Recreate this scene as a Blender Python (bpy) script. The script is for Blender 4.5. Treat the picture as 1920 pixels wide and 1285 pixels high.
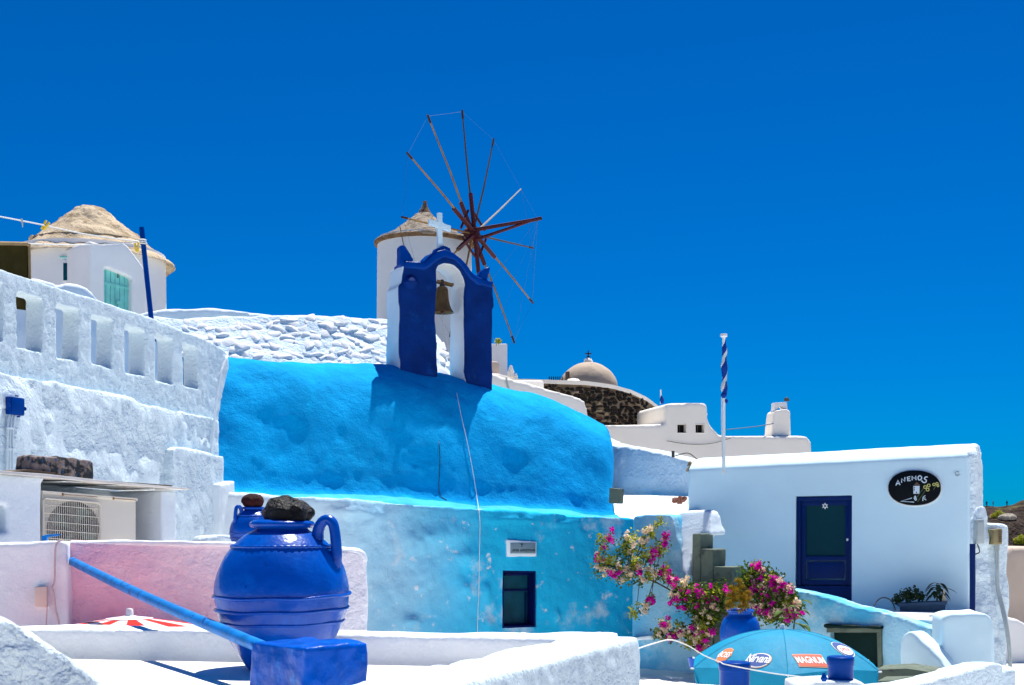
import bpy, bmesh, math, random
import numpy as np
from mathutils import Vector, Matrix
from mathutils.bvhtree import BVHTree

for _o in list(bpy.data.objects):
    bpy.data.objects.remove(_o)
random.seed(7)
C = bpy.context.scene.collection
scene = bpy.context.scene
R = math.radians

# ------------------------------------------------------------------ camera, sky, sun, exposure
F, HX, HY = 2400.0, 960.0, 985.0          # focal length and principal point, in photo pixels
cam_d = bpy.data.cameras.new('camera')
cam = bpy.data.objects.new('camera', cam_d)
C.objects.link(cam)
cam.location = (0, 0, 0)
cam.rotation_euler = (R(90), 0, 0)
cam_d.sensor_width = 36.0
cam_d.lens = 36.0 * F / 1920.0
cam_d.shift_y = (HY - 642.5) / 1920.0
cam_d.clip_start = 0.1
cam_d.clip_end = 60000
cam_d.dof.use_dof = True
cam_d.dof.focus_distance = 21.0
cam_d.dof.aperture_fstop = 9.0
scene.camera = cam

SUN = Vector((0.135, 0.330, 0.934)).normalized()      # towards the sun: high, behind the village, a little right
sun_el = math.asin(SUN.z)
sun_az = math.atan2(SUN.x, SUN.y)
world = bpy.data.worlds.new('World')
scene.world = world
world.use_nodes = True
wn = world.node_tree
wn.nodes.clear()
wo = wn.nodes.new('ShaderNodeOutputWorld')
wb = wn.nodes.new('ShaderNodeBackground')
sky = wn.nodes.new('ShaderNodeTexSky')
sky.sky_type = 'NISHITA'
sky.sun_disc = False
sky.sun_elevation = sun_el
sky.sun_rotation = sun_az
sky.altitude = 300
sky.air_density = 1.0
sky.dust_density = 0.0
sky.ozone_density = 3.0
tint = wn.nodes.new('ShaderNodeMix')
tint.data_type = 'RGBA'
tint.blend_type = 'MULTIPLY'
tint.inputs[0].default_value = 1.0
tint.inputs[7].default_value = (0.0, 0.163, 0.375, 1)
wn.links.new(sky.outputs[0], tint.inputs[6])
wn.links.new(tint.outputs[2], wb.inputs[0])
wb.inputs[1].default_value = 0.15
wn.links.new(wb.outputs[0], wo.inputs[0])

sun_d = bpy.data.lights.new('sun', 'SUN')
sun_d.energy = 5.0
sun_d.angle = R(0.53)
sun_d.color = (1.0, 0.97, 0.92)
sun = bpy.data.objects.new('sun', sun_d)
C.objects.link(sun)
sun.rotation_euler = (-SUN).to_track_quat('-Z', 'Y').to_euler()

vs = scene.view_settings
vs.view_transform = 'Standard'
vs.look = 'None'
vs.gamma = 1.0
vs.exposure = 0.7
vs.use_curve_mapping = False
scene.cycles.max_bounces = 8
scene.cycles.diffuse_bounces = 5

# ------------------------------------------------------------------ helpers
WL = {}                                   # world location of every object that may be a parent

def ray(x, y):
    return Vector(((x - HX) / F, 1.0, (HY - y) / F))

def P(x, y, Y):
    return ray(x, y) * Y

class Pl:
    """an upright wall plane through two plan points, each given as photo column and distance"""
    def __init__(s, x1, Y1, x2, Y2):
        s.a, s.b = P(x1, HY, Y1), P(x2, HY, Y2)
        s.u = (s.b - s.a).normalized()
        s.n = Vector((-s.u.y, s.u.x, 0))  # away from the camera
        if s.n.y < 0:
            s.n = -s.n
    def hit(s, x, y, back=0.0):
        d = ray(x, y)
        o = s.a + s.n * back
        t = s.n.dot(o) / s.n.dot(d)
        return d * t
    def pt(s, p, back=0.0):
        """p = (x, y) in the photo, or (x, None, z) for a corner at height z; the outline is set on the front face and carried straight back"""
        if len(p) == 3:
            h = s.hit(p[0], HY)
            h = Vector((h.x, h.y, p[2]))
        else:
            h = s.hit(p[0], p[1])
        return h + s.n * back
    def uz(s, u, z, back=0.0):
        q = s.a + s.u * u + s.n * back
        return Vector((q.x, q.y, z))

class MB:
    def __init__(s):
        s.v, s.f = [], []
    def add(s, v, f):
        k = len(s.v)
        s.v += [tuple(p) for p in v]
        s.f += [tuple(i + k for i in q) for q in f]
        return s
    def box(s, c, size, rot=0.0, Rm=None):
        M = Rm or Matrix.Rotation(rot, 3, 'Z')
        c = Vector(c)
        h = Vector(size) * 0.5
        v = [c + M @ Vector((sx * h.x, sy * h.y, sz * h.z)) for sx in (-1, 1) for sy in (-1, 1) for sz in (-1, 1)]
        return s.add(v, [(0, 1, 3, 2), (4, 6, 7, 5), (0, 4, 5, 1), (2, 3, 7, 6), (0, 2, 6, 4), (1, 5, 7, 3)])
    def prism(s, a, b):
        """closed solid between two matching loops"""
        n = len(a)
        f = [tuple(range(n))[::-1], tuple(range(n, 2 * n))]
        f += [(i, (i + 1) % n, n + (i + 1) % n, n + i) for i in range(n)]
        return s.add(list(a) + list(b), f)
    def slab(s, pl, pts, thick, front=0.0):
        return s.prism([pl.pt(p, front) for p in pts], [pl.pt(p, front + thick) for p in pts])
    def tube(s, pts, r, seg=8, cap=True):
        pts = [Vector(p) for p in pts]
        n = len(pts)
        rs = r if hasattr(r, '__len__') else [r] * n
        rings, up = [], None
        for i, p in enumerate(pts):
            t = (pts[min(i + 1, n - 1)] - pts[max(i - 1, 0)]).normalized()
            if up is None:
                up = Vector((0, 0, 1)) if abs(t.z) < 0.9 else Vector((1, 0, 0))
            a = (up - t * up.dot(t)).normalized()
            up = a
            b = t.cross(a)
            rings.append([p + (a * math.cos(2 * math.pi * k / seg) + b * math.sin(2 * math.pi * k / seg)) * rs[i] for k in range(seg)])
        v = [q for g in rings for q in g]
        f = [(i * seg + k, i * seg + (k + 1) % seg, (i + 1) * seg + (k + 1) % seg, (i + 1) * seg + k) for i in range(n - 1) for k in range(seg)]
        if cap:
            f += [tuple(range(seg))[::-1], tuple((n - 1) * seg + k for k in range(seg))]
        return s.add(v, f)
    def lathe(s, prof, c, seg=32, cap=True):
        c = Vector(c)
        n = len(prof)
        v = [c + Vector((r * math.cos(2 * math.pi * k / seg), r * math.sin(2 * math.pi * k / seg), z)) for r, z in prof for k in range(seg)]
        f = [(i * seg + k, i * seg + (k + 1) % seg, (i + 1) * seg + (k + 1) % seg, (i + 1) * seg + k) for i in range(n - 1) for k in range(seg)]
        if cap:
            f += [tuple(range(seg))[::-1], tuple((n - 1) * seg + k for k in range(seg))]
        return s.add(v, f)
    def mesh(s, name):
        me = bpy.data.meshes.new(name)
        me.from_pydata(s.v, [], s.f)
        me.update()
        return me

# vectorised value noise
def _h(ix, iy, iz, seed):
    n = (ix * 374761393 + iy * 668265263 + iz * 2147483647 + seed * 1274126177) & 0xFFFFFFFF
    n = ((n ^ (n >> 13)) * 1274126177) & 0xFFFFFFFF
    return ((n ^ (n >> 16)) & 0xFFFF) / 32767.5 - 1.0

def vnoise(p, scale, seed=0):
    q = p * scale + 1000.0
    i = np.floor(q).astype(np.int64)
    t = q - i
    t = t * t * t * (t * (t * 6 - 15) + 10)
    r = 0
    for dx in (0, 1):
        wx = t[:, 0] if dx else 1 - t[:, 0]
        for dy in (0, 1):
            wy = t[:, 1] if dy else 1 - t[:, 1]
            for dz in (0, 1):
                wz = t[:, 2] if dz else 1 - t[:, 2]
                r = r + wx * wy * wz * _h(i[:, 0] + dx, i[:, 1] + dy, i[:, 2] + dz, seed)
    return r

def lump(me, lumps, seed=0):
    """push vertices along their normals by noise: lumps = [(amplitude, frequency)]"""
    n = len(me.vertices)
    co = np.empty(n * 3)
    me.vertices.foreach_get('co', co)
    co = co.reshape(-1, 3)
    nr = np.empty(n * 3, dtype=np.float32)
    me.vertex_normals.foreach_get('vector', nr)
    nr = nr.reshape(-1, 3)
    d = np.zeros(n)
    for k, (amp, fr) in enumerate(lumps):
        d += amp * vnoise(co, fr, seed + k * 17)
    co = co + nr * d[:, None]
    me.vertices.foreach_set('co', co.ravel())
    me.update()

def smooth(me, on=True):
    me.polygons.foreach_set('use_smooth', [on] * len(me.polygons))

def mk(name, me, mt, parent=None, label=None, cat=None, group=None, kind=None, mw=None):
    """link one mesh object; geometry is in world space unless mw is given"""
    if isinstance(me, MB):
        me = me.mesh(name)
    if mt is not None and (len(me.materials) == 0):
        me.materials.append(mt)
    o = bpy.data.objects.new(name, me)
    C.objects.link(o)
    if parent is not None:
        o.parent = parent
        o.matrix_parent_inverse = Matrix.Translation(-WL.get(parent.name, Vector((0, 0, 0))))
        if mw is not None:
            o.matrix_basis = mw
        WL[o.name] = Vector((0, 0, 0))
    elif mw is None:
        co = np.empty(len(me.vertices) * 3)
        me.vertices.foreach_get('co', co)
        co = co.reshape(-1, 3)
        b = Vector(((co[:, 0].min() + co[:, 0].max()) / 2, (co[:, 1].min() + co[:, 1].max()) / 2, co[:, 2].min()))
        co -= np.array(b)
        me.vertices.foreach_set('co', co.ravel())
        me.update()
        o.location = b
        WL[o.name] = b.copy()
    else:
        o.matrix_basis = mw
        WL[o.name] = mw.translation.copy()
    tag(o, label, cat, group, kind)
    return o

def tag(o, label=None, cat=None, group=None, kind=None):
    for k, v in (('label', label), ('category', cat), ('group', group), ('kind', kind)):
        if v:
            o[k] = v
    return o

def thing(name, loc, label, cat, group=None):
    o = bpy.data.objects.new(name, None)
    o.empty_display_size = 0.2
    C.objects.link(o)
    o.location = loc
    WL[o.name] = Vector(loc)
    return tag(o, label, cat, group)

def copy_tree(o, parent=None, shift=None):
    c = o.copy()
    C.objects.link(c)
    if parent is not None:
        c.parent = parent
    for ch in list(o.children):
        copy_tree(ch, c)
    return c

def evald(me, mods):
    """apply a list of modifiers to a mesh and return the new mesh"""
    o = bpy.data.objects.new('tmp', me)
    C.objects.link(o)
    for kind, kw in mods:
        m = o.modifiers.new(kind, kind)
        for k, v in kw.items():
            setattr(m, k, v)
    dg = bpy.context.evaluated_depsgraph_get()
    dg.update()
    out = bpy.data.meshes.new_from_object(o.evaluated_get(dg))
    bpy.data.objects.remove(o)
    return out

def plaster_mesh(mb, voxel=0.05, sm=6, lumps=((0.02, 1.2), (0.008, 5.0)), cut=None, seed=0, crisp=False):
    me = mb.mesh('p') if isinstance(mb, MB) else mb
    bm = bmesh.new()
    bm.from_mesh(me)
    bmesh.ops.recalc_face_normals(bm, faces=bm.faces)
    bmesh.ops.triangulate(bm, faces=bm.faces)
    bm.to_mesh(me)
    bm.free()
    mods = []
    co = None
    if cut is not None:
        cm = cut.mesh('cut')
        bm = bmesh.new()
        bm.from_mesh(cm)
        bmesh.ops.recalc_face_normals(bm, faces=bm.faces)
        bm.to_mesh(cm)
        bm.free()
        co = bpy.data.objects.new('cut', cm)
        C.objects.link(co)
        if not crisp:
            mods.append(('BOOLEAN', dict(object=co, operation='DIFFERENCE', solver='EXACT')))
    mods.append(('REMESH', dict(mode='VOXEL', voxel_size=voxel)))
    if sm:
        mods.append(('SMOOTH', dict(factor=0.5, iterations=sm)))
    out = evald(me, mods)
    if lumps:
        lump(out, lumps, seed)
    smooth(out)
    if co is not None and crisp:
        out = evald(out, [('BOOLEAN', dict(object=co, operation='DIFFERENCE', solver='EXACT'))])
        smooth(out)
        out.set_sharp_from_angle(angle=R(48))
    if co is not None:
        bpy.data.objects.remove(co)
    return out

def plaster(name, mb, mt, parent=None, voxel=0.05, sm=6, lumps=((0.02, 1.2), (0.008, 5.0)), cut=None, seed=0, **tags):
    return mk(name, plaster_mesh(mb, voxel, sm, lumps, cut, seed), mt, parent, **tags)

def bevel_mesh(mb, w=0.01, seg=2, shade=True):
    me = mb.mesh('b') if isinstance(mb, MB) else mb
    bm = bmesh.new()
    bm.from_mesh(me)
    bmesh.ops.recalc_face_normals(bm, faces=bm.faces)
    ed = [e for e in bm.edges if len(e.link_faces) == 2 and e.calc_face_angle(0) > 0.5]
    bmesh.ops.bevel(bm, geom=ed, offset=w, segments=seg, affect='EDGES', profile=0.6, clamp_overlap=True)
    bm.to_mesh(me)
    bm.free()
    if shade:
        smooth(me)
        me.set_sharp_from_angle(angle=R(50)) if hasattr(me, 'set_sharp_from_angle') else None
    return me

def tubes(mb_fn):
    mb = MB()
    mb_fn(mb)
    me = mb.mesh('t')
    smooth(me)
    return me

def smooth_of(mb, auto=40):
    me = mb.mesh('s')
    bm = bmesh.new()
    bm.from_mesh(me)
    bmesh.ops.recalc_face_normals(bm, faces=bm.faces)
    bm.to_mesh(me)
    bm.free()
    smooth(me)
    me.set_sharp_from_angle(angle=R(auto))
    return me

def bvh_of(o):
    me = o.data
    w = WL.get(o.name, Vector((0, 0, 0)))
    return BVHTree.FromPolygons([v.co + w for v in me.vertices], [tuple(p.vertices) for p in me.polygons])

def cast(bvh, x, y, off=0.0, default=None):
    d = ray(x, y).normalized()
    h, n, i, dist = bvh.ray_cast(Vector((0, 0, 0)), d)
    if h is None:
        return default
    return h - d * off

def spline(pts, n=6):
    """Catmull-Rom through tuples of any length"""
    pts = [np.array(p, float) for p in pts]
    q = [2 * pts[0] - pts[1]] + pts + [2 * pts[-1] - pts[-2]]
    out = []
    for i in range(1, len(q) - 2):
        for k in range(n):
            t = k / n
            out.append(0.5 * ((2 * q[i]) + (-q[i - 1] + q[i + 1]) * t + (2 * q[i - 1] - 5 * q[i] + 4 * q[i + 1] - q[i + 2]) * t * t + (-q[i - 1] + 3 * q[i] - 3 * q[i + 1] + q[i + 2]) * t ** 3))
    out.append(pts[-1])
    return [tuple(p) for p in out]

def lerp_tab(tab, x):
    return float(np.interp(x, [t[0] for t in tab], [t[1] for t in tab]))

# ------------------------------------------------------------------ materials
def mat(name, col, rough=0.85, var=0.07, vsc=2.0, bumps=(), spec=0.3, coat=0.0, metal=0.0, patch=None, trans=0.0, stretch=None, patch2=None):
    """procedural surface: colour with slow variation, optional patches of wear or painted light (colour, scale, low, high), a chain of noise bumps (scale, strength, distance)"""
    m = bpy.data.materials.new(name)
    m.use_nodes = True
    nt = m.node_tree
    N, L = nt.nodes, nt.links
    b = N['Principled BSDF']
    b.inputs['Roughness'].default_value = rough
    b.inputs['Specular IOR Level'].default_value = spec
    b.inputs['Metallic'].default_value = metal
    b.inputs['Coat Weight'].default_value = coat
    b.inputs['Coat Roughness'].default_value = 0.08
    g = N.new('ShaderNodeNewGeometry')
    vec = g.outputs['Position']
    if stretch:
        mp = N.new('ShaderNodeVectorMath')
        mp.operation = 'MULTIPLY'
        mp.inputs[1].default_value = stretch
        L.new(vec, mp.inputs[0])
        vec = mp.outputs[0]
    def noise(sc, det=3.0, ro=0.55):
        n = N.new('ShaderNodeTexNoise')
        n.inputs['Scale'].default_value = sc
        n.inputs['Detail'].default_value = det
        n.inputs['Roughness'].default_value = ro
        L.new(vec, n.inputs['Vector'])
        return n.outputs['Fac']
    def mix(fac, a, c):
        x = N.new('ShaderNodeMix')
        x.data_type = 'RGBA'
        if isinstance(fac, float):
            x.inputs[0].default_value = fac
        else:
            L.new(fac, x.inputs[0])
        for s_, val in ((6, a), (7, c)):
            if isinstance(val, tuple):
                x.inputs[s_].default_value = val
            else:
                L.new(val, x.inputs[s_])
        return x.outputs[2]
    def ramp(fac, lo, hi):
        r = N.new('ShaderNodeMapRange')
        r.inputs['From Min'].default_value = lo
        r.inputs['From Max'].default_value = hi
        r.interpolation_type = 'SMOOTHSTEP'
        L.new(fac, r.inputs['Value'])
        return r.outputs[0]
    c4 = lambda c, k=1.0: tuple(min(1.0, v * k) for v in c) + (1.0,)
    colr = mix(ramp(noise(vsc, 5.0), 0.3, 0.7), c4(col, 1 - var), c4(col, 1 + var))
    for pt in (patch, patch2):
        if pt:
            colr = mix(ramp(noise(pt[1], 6.0, 0.62), pt[2], pt[3]), colr, c4(pt[0]))
    L.new(colr, b.inputs['Base Color'])
    last = None
    for sc, st, di in bumps:
        bp = N.new('ShaderNodeBump')
        bp.inputs['Strength'].default_value = st
        bp.inputs['Distance'].default_value = di
        L.new(noise(sc, 4.0, 0.6), bp.inputs['Height'])
        if last is not None:
            L.new(last, bp.inputs['Normal'])
        last = bp.outputs[0]
    if last is not None:
        L.new(last, b.inputs['Normal'])
    if trans:
        t = N.new('ShaderNodeBsdfTranslucent')
        L.new(colr, t.inputs[0])
        ms = N.new('ShaderNodeMixShader')
        ms.inputs[0].default_value = trans
        L.new(b.outputs[0], ms.inputs[1])
        L.new(t.outputs[0], ms.inputs[2])
        L.new(ms.outputs[0], N['Material Output'].inputs[0])
    m['colr'] = ''
    return m

PL_B = ((5, 0.5, 0.03), (28, 0.6, 0.010), (90, 0.35, 0.003))
WHITE = mat('whitewash', (0.73, 0.81, 0.85), 0.9, 0.03, 1.5, PL_B, 0.2)
WHITE_ROUGH = mat('rough whitewash', (0.68, 0.80, 0.86), 0.9, 0.04, 2.0, ((4, 0.9, 0.07), (14, 1.0, 0.035), (40, 0.9, 0.014)), 0.2)
WHITE_GRAIN = PURE = mat('pure whitewash', (0.80, 0.84, 0.85), 0.9, 0.03, 1.5, PL_B, 0.15)
WHITE_GRAIN = mat('grainy whitewash', (0.67, 0.80, 0.86), 0.9, 0.03, 2.0, ((5, 0.5, 0.04), (20, 0.9, 0.022), (55, 1.0, 0.012)), 0.2)
BLUED = mat('blued whitewash', (0.58, 0.76, 0.84), 0.9, 0.03, 0.8, ((6, 0.25, 0.02), (40, 0.25, 0.004)), 0.15)
WHITE_FLAT = mat('smooth whitewash', (0.79, 0.79, 0.78), 0.9, 0.03, 0.8, ((6, 0.25, 0.02), (40, 0.25, 0.004)), 0.2)
MILLWHITE = mat('greyed mill whitewash', (0.62, 0.66, 0.68), 0.9, 0.03, 0.8, ((6, 0.25, 0.02), (40, 0.25, 0.004)), 0.15)
CREAM_FLAT = mat('cream plaster', (0.86, 0.81, 0.72), 0.9, 0.03, 0.5, ((3, 0.3, 0.03), (20, 0.3, 0.006)), 0.2)
STONE_WHITE = mat('whitewashed stone', (0.80, 0.80, 0.79), 0.9, 0.05, 3.0, ((6, 0.6, 0.03), (25, 0.5, 0.01)), 0.2)
VAULT = mat('sky blue limewash', (0.0, 0.33, 0.70), 0.9, 0.10, 0.9, ((3, 0.5, 0.06), (9, 0.5, 0.03), (30, 0.8, 0.014), (90, 0.7, 0.005)), 0.06, patch=((0.0, 0.40, 0.78), 2.6, 0.5, 0.75))
LEDGE = mat('pale sky blue limewash', (0.06, 0.48, 0.80), 0.9, 0.10, 1.4, ((9, 0.5, 0.02), (40, 0.6, 0.008)), 0.08)
BLUE = mat('deep blue gloss paint', (0.0, 0.042, 0.26), 0.34, 0.12, 3.0, ((14, 0.25, 0.012), (60, 0.35, 0.003)), 0.06, coat=0.03)
BLUE_MATT = mat('ultramarine limewash', (0.0, 0.024, 0.155), 0.7, 0.18, 2.2, ((6, 0.5, 0.03), (20, 0.6, 0.012), (60, 0.5, 0.004)), 0.10, coat=0.0, patch=((0.0, 0.05, 0.24), 2.4, 0.56, 0.72))
BLUE_JAR = mat('blue enamel on clay', (0.0, 0.068, 0.40), 0.26, 0.10, 4.0, ((4, 0.35, 0.03), (14, 0.30, 0.012), (45, 0.35, 0.004)), 0.25, coat=0.08, patch=((0.0, 0.10, 0.50), 3.5, 0.52, 0.70), patch2=((0.0, 0.035, 0.24), 9.0, 0.62, 0.74))
BLUE_LIGHT = mat('worn light blue paint', (0.0, 0.17, 0.52), 0.5, 0.18, 6.0, ((25, 0.4, 0.008), (90, 0.4, 0.003)), 0.2, patch=((0.0, 0.05, 0.25), 10, 0.56, 0.66))
DOORBLUE = mat('dark blue door paint', (0.0, 0.016, 0.105), 0.5, 0.1, 2.0, ((40, 0.2, 0.002),), 0.12)
NAVY = mat('navy window paint', (0.0, 0.006, 0.075), 0.5, 0.1, 3.0, ((40, 0.2, 0.002),), 0.12)
GLASS = mat('dark window glass', (0.002, 0.060, 0.095), 0.35, 0.25, 4.5, ((3, 0.1, 0.01),), 0.15)
SCREEN = mat('dark teal screen', (0.001, 0.036, 0.050), 0.5, 0.1, 1.5, (), 0.1)
THATCH = mat('straw thatch', (0.56, 0.45, 0.31), 0.95, 0.20, 1.5, ((3, 0.8, 0.06), (14, 1.0, 0.04), (40, 1.0, 0.02)), 0.05, patch=((0.34, 0.25, 0.15), 2.2, 0.52, 0.66), patch2=((0.20, 0.13, 0.08), 16.0, 0.62, 0.72))
THATCH_G = mat('grey weathered thatch', (0.33, 0.28, 0.22), 0.95, 0.22, 1.2, ((3, 0.8, 0.08), (12, 1.0, 0.05)), 0.05, patch=((0.11, 0.08, 0.055), 1.6, 0.54, 0.66), patch2=((0.16, 0.12, 0.09), 9.0, 0.60, 0.70))
THATCH_E = mat('dark thatch edge', (0.16, 0.10, 0.055), 0.95, 0.3, 3.0, ((20, 0.8, 0.03),), 0.1)
SPAR = mat('weathered tan spar', (0.24, 0.145, 0.045), 0.75, 0.25, 1.5, (), 0.2)
SPAR_GREY = mat('grey spar', (0.075, 0.062, 0.045), 0.8, 0.2, 1.5, (), 0.2)
SPAR_PALE = mat('pale spar', (0.40, 0.36, 0.30), 0.8, 0.1, 1.5, (), 0.2)  # one spar in a paler tone
REDWOOD = mat('dark red timber paint', (0.07, 0.010, 0.014), 0.6, 0.2, 2.0, (), 0.3)
TIPBROWN = mat('dark tip binding', (0.05, 0.025, 0.015), 0.8, 0.2, 2.0, (), 0.2)
WIRE = mat('thin steel wire', (0.06, 0.12, 0.2), 0.7, 0.0, 1.0, (), 0.4)
ROPE = mat('white rope', (0.75, 0.74, 0.70), 0.9, 0.08, 20, ((180, 0.5, 0.002),), 0.1)
BRONZE = mat('aged bronze', (0.15, 0.085, 0.030), 0.42, 0.25, 6.0, ((30, 0.2, 0.003),), 0.5, metal=0.6)
IRON = mat('dark iron', (0.03, 0.027, 0.025), 0.6, 0.2, 6.0, (), 0.4)
RUST = mat('rusty stain', (0.30, 0.13, 0.03), 0.8, 0.3, 20, (), 0.2)
LAVA = mat('black lava rock', (0.0015, 0.002, 0.0025), 0.45, 0.4, 9.0, ((18, 1.0, 0.04), (50, 1.0, 0.02)), 0.25)
LAVARED = mat('dark red lava rock', (0.035, 0.006, 0.006), 0.8, 0.3, 9.0, ((30, 1.0, 0.02), (80, 1.0, 0.01)), 0.2)
TURQ = mat('turquoise door paint', (0.20, 0.62, 0.56), 0.6, 0.10, 3.0, ((30, 0.2, 0.003),), 0.3)
ACMETAL = mat('ivory enamelled steel', (0.70, 0.66, 0.56), 0.45, 0.03, 2.0, (), 0.4)
ACDARK = mat('dark fan recess', (0.03, 0.035, 0.03), 0.7, 0.2, 10, (), 0.2)
SLABGREY = mat('pale cement slab', (0.62, 0.60, 0.57), 0.85, 0.08, 4.0, ((30, 0.4, 0.005),), 0.2)
BOARD = mat('weathered brown board', (0.12, 0.085, 0.06), 0.85, 0.3, 6.0, ((40, 0.5, 0.004),), 0.2)
BLOCK = mat('speckled volcanic block', (0.26, 0.20, 0.17), 0.9, 0.3, 14, ((25, 0.8, 0.02), (70, 0.8, 0.008)), 0.2, patch=((0.03, 0.035, 0.04), 9, 0.46, 0.56), patch2=((0.02, 0.12, 0.28), 26, 0.58, 0.64))
TILEFLOOR = mat('cream cement floor', (0.86, 0.83, 0.78), 0.85, 0.06, 1.5, ((8, 0.2, 0.01), (60, 0.3, 0.003)), 0.2)
TEAL = mat('teal canvas', (0.0, 0.245, 0.41), 0.6, 0.08, 3.0, ((3, 0.35, 0.05), (9, 0.25, 0.02)), 0.2, trans=0.08)
REDCLOTH = mat('red canvas', (0.75, 0.015, 0.008), 0.75, 0.05, 3.0, (), 0.2, trans=0.10)
WHITECLOTH = mat('white canvas', (0.80, 0.80, 0.80), 0.75, 0.03, 3.0, (), 0.2, trans=0.3)
PLASTIC_W = mat('white plastic', (0.78, 0.78, 0.76), 0.4, 0.03, 3.0, (), 0.4)
PLASTIC_G = mat('grey meter box plastic', (0.38, 0.43, 0.43), 0.5, 0.08, 6.0, (), 0.3)
BEIGEBOX = mat('beige metal box', (0.26, 0.21, 0.10), 0.55, 0.08, 6.0, (), 0.3)
YELLOW = mat('yellow plastic', (0.80, 0.55, 0.02), 0.4, 0.05, 6.0, (), 0.4)
OLIVE = mat('olive towel', (0.050, 0.036, 0.008), 0.95, 0.15, 5.0, ((60, 0.6, 0.006),), 0.1)
OLIVEHEM = mat('tan hem', (0.35, 0.24, 0.12), 0.95, 0.1, 5.0, (), 0.1)
STEPGREY = mat('olive grey cement paint', (0.125, 0.155, 0.115), 0.85, 0.15, 3.0, ((12, 0.4, 0.01), (60, 0.4, 0.003)), 0.3, patch=((0.045, 0.055, 0.05), 4.0, 0.52, 0.7))
GREENDARK = mat('dark green board', (0.003, 0.020, 0.018), 0.6, 0.15, 2.0, (), 0.1)
LAVASTONE = [mat('basalt stone', (0.012, 0.011, 0.010), 0.85, 0.35, 2.0, ((8, 0.8, 0.03),), 0.2),
             mat('brown lava stone', (0.030, 0.019, 0.014), 0.85, 0.35, 2.0, ((8, 0.8, 0.03),), 0.2),
             mat('dull red lava stone', (0.085, 0.035, 0.028), 0.85, 0.3, 2.0, ((8, 0.8, 0.03),), 0.2),
             mat('tan field stone', (0.27, 0.20, 0.13), 0.85, 0.25, 2.0, ((8, 0.8, 0.03),), 0.2)]
MORTAR = mat('pale mortar', (0.20, 0.15, 0.10), 0.95, 0.2, 1.5, ((10, 0.8, 0.04),), 0.1)
DOME = mat('weathered cement dome', (0.46, 0.37, 0.28), 0.9, 0.15, 0.6, ((2, 0.5, 0.05), (12, 0.5, 0.02)), 0.2, patch=((0.30, 0.24, 0.18), 1.2, 0.55, 0.7))
LEAF = mat('green leaf', (0.070, 0.125, 0.010), 0.5, 0.45, 14.0, (), 0.35, trans=0.45)
LEAF_Y = mat('yellow green leaf', (0.36, 0.38, 0.03), 0.5, 0.35, 14.0, (), 0.35, trans=0.5)
LEAF_GOLD = mat('golden succulent leaf', (0.42, 0.27, 0.02), 0.5, 0.35, 12.0, (), 0.35, trans=0.2)
LEAF_DARK = mat('dark green leaf', (0.018, 0.038, 0.010), 0.6, 0.3, 9.0, (), 0.3, trans=0.15)
MAGENTA = mat('magenta bract', (0.70, 0.006, 0.42), 0.6, 0.35, 14.0, (), 0.2, trans=0.5)
BRACTW = mat('cream bract', (0.85, 0.70, 0.52), 0.6, 0.15, 14.0, (), 0.2, trans=0.5)
TWIG = mat('brown twig', (0.07, 0.045, 0.03), 0.9, 0.2, 9.0, (), 0.2)
DRYLEAF = mat('dry straw leaf', (0.40, 0.26, 0.10), 0.8, 0.3, 9.0, (), 0.2, trans=0.2)
REDSTONE = mat('brick red stone', (0.28, 0.11, 0.07), 0.9, 0.3, 6.0, ((20, 0.6, 0.01),), 0.2)
HILL = mat('dark volcanic hillside', (0.040, 0.028, 0.022), 0.95, 0.45, 0.06, ((0.15, 1.0, 3.0), (0.6, 1.0, 0.8)), 0.1, patch=((0.10, 0.085, 0.03), 0.10, 0.56, 0.66), patch2=((0.20, 0.16, 0.13), 0.16, 0.62, 0.70))
GROUND = mat('pale earth and paving', (0.62, 0.59, 0.54), 0.95, 0.15, 0.3, ((1.5, 0.4, 0.05),), 0.1)
SEA = mat('deep blue sea', (0.005, 0.03, 0.09), 0.25, 0.1, 0.01, ((0.05, 0.4, 1.0),), 0.5)
BEIGEWALL = mat('beige plaster', (0.52, 0.42, 0.34), 0.9, 0.08, 1.0, ((6, 0.4, 0.02),), 0.2)
BLACKSIGN = mat('black sign paint', (0.002, 0.004, 0.006), 0.5, 0.1, 4.0, (), 0.1)
SIGNWHITE = mat('pale sign paint', (0.62, 0.72, 0.80), 0.6, 0.05, 20, (), 0.3)
SIGNBROWN = mat('brown sign paint', (0.10, 0.065, 0.04), 0.6, 0.1, 20, (), 0.3)
SIGNYELLOW = mat('yellow sign paint', (0.62, 0.58, 0.18), 0.6, 0.1, 20, (), 0.3)
SIGNGREEN = mat('green sign paint', (0.10, 0.16, 0.05), 0.6, 0.1, 20, (), 0.3)
PLAQUE = mat('grey marble plaque', (0.16, 0.24, 0.28), 0.5, 0.1, 8, (), 0.3)
INK = mat('black ink', (0.008, 0.008, 0.010), 0.6, 0.05, 8, (), 0.2)
LOGO_ORANGE = mat('orange print', (0.72, 0.17, 0.05), 0.6, 0.04, 8, (), 0.3)
LOGO_RED = mat('brick red print', (0.56, 0.085, 0.04), 0.6, 0.04, 8, (), 0.3)
LOGO_NAVY = mat('navy print', (0.015, 0.06, 0.25), 0.6, 0.04, 8, (), 0.3)
LOGO_WHITE = mat('white print', (0.82, 0.82, 0.82), 0.6, 0.02, 8, (), 0.3)
LOGO_TAN = mat('tan print', (0.60, 0.34, 0.20), 0.6, 0.04, 8, (), 0.3)
FLAGBLUE = mat('flag blue cloth', (0.005, 0.04, 0.26), 0.8, 0.15, 6, (), 0.2)
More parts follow.
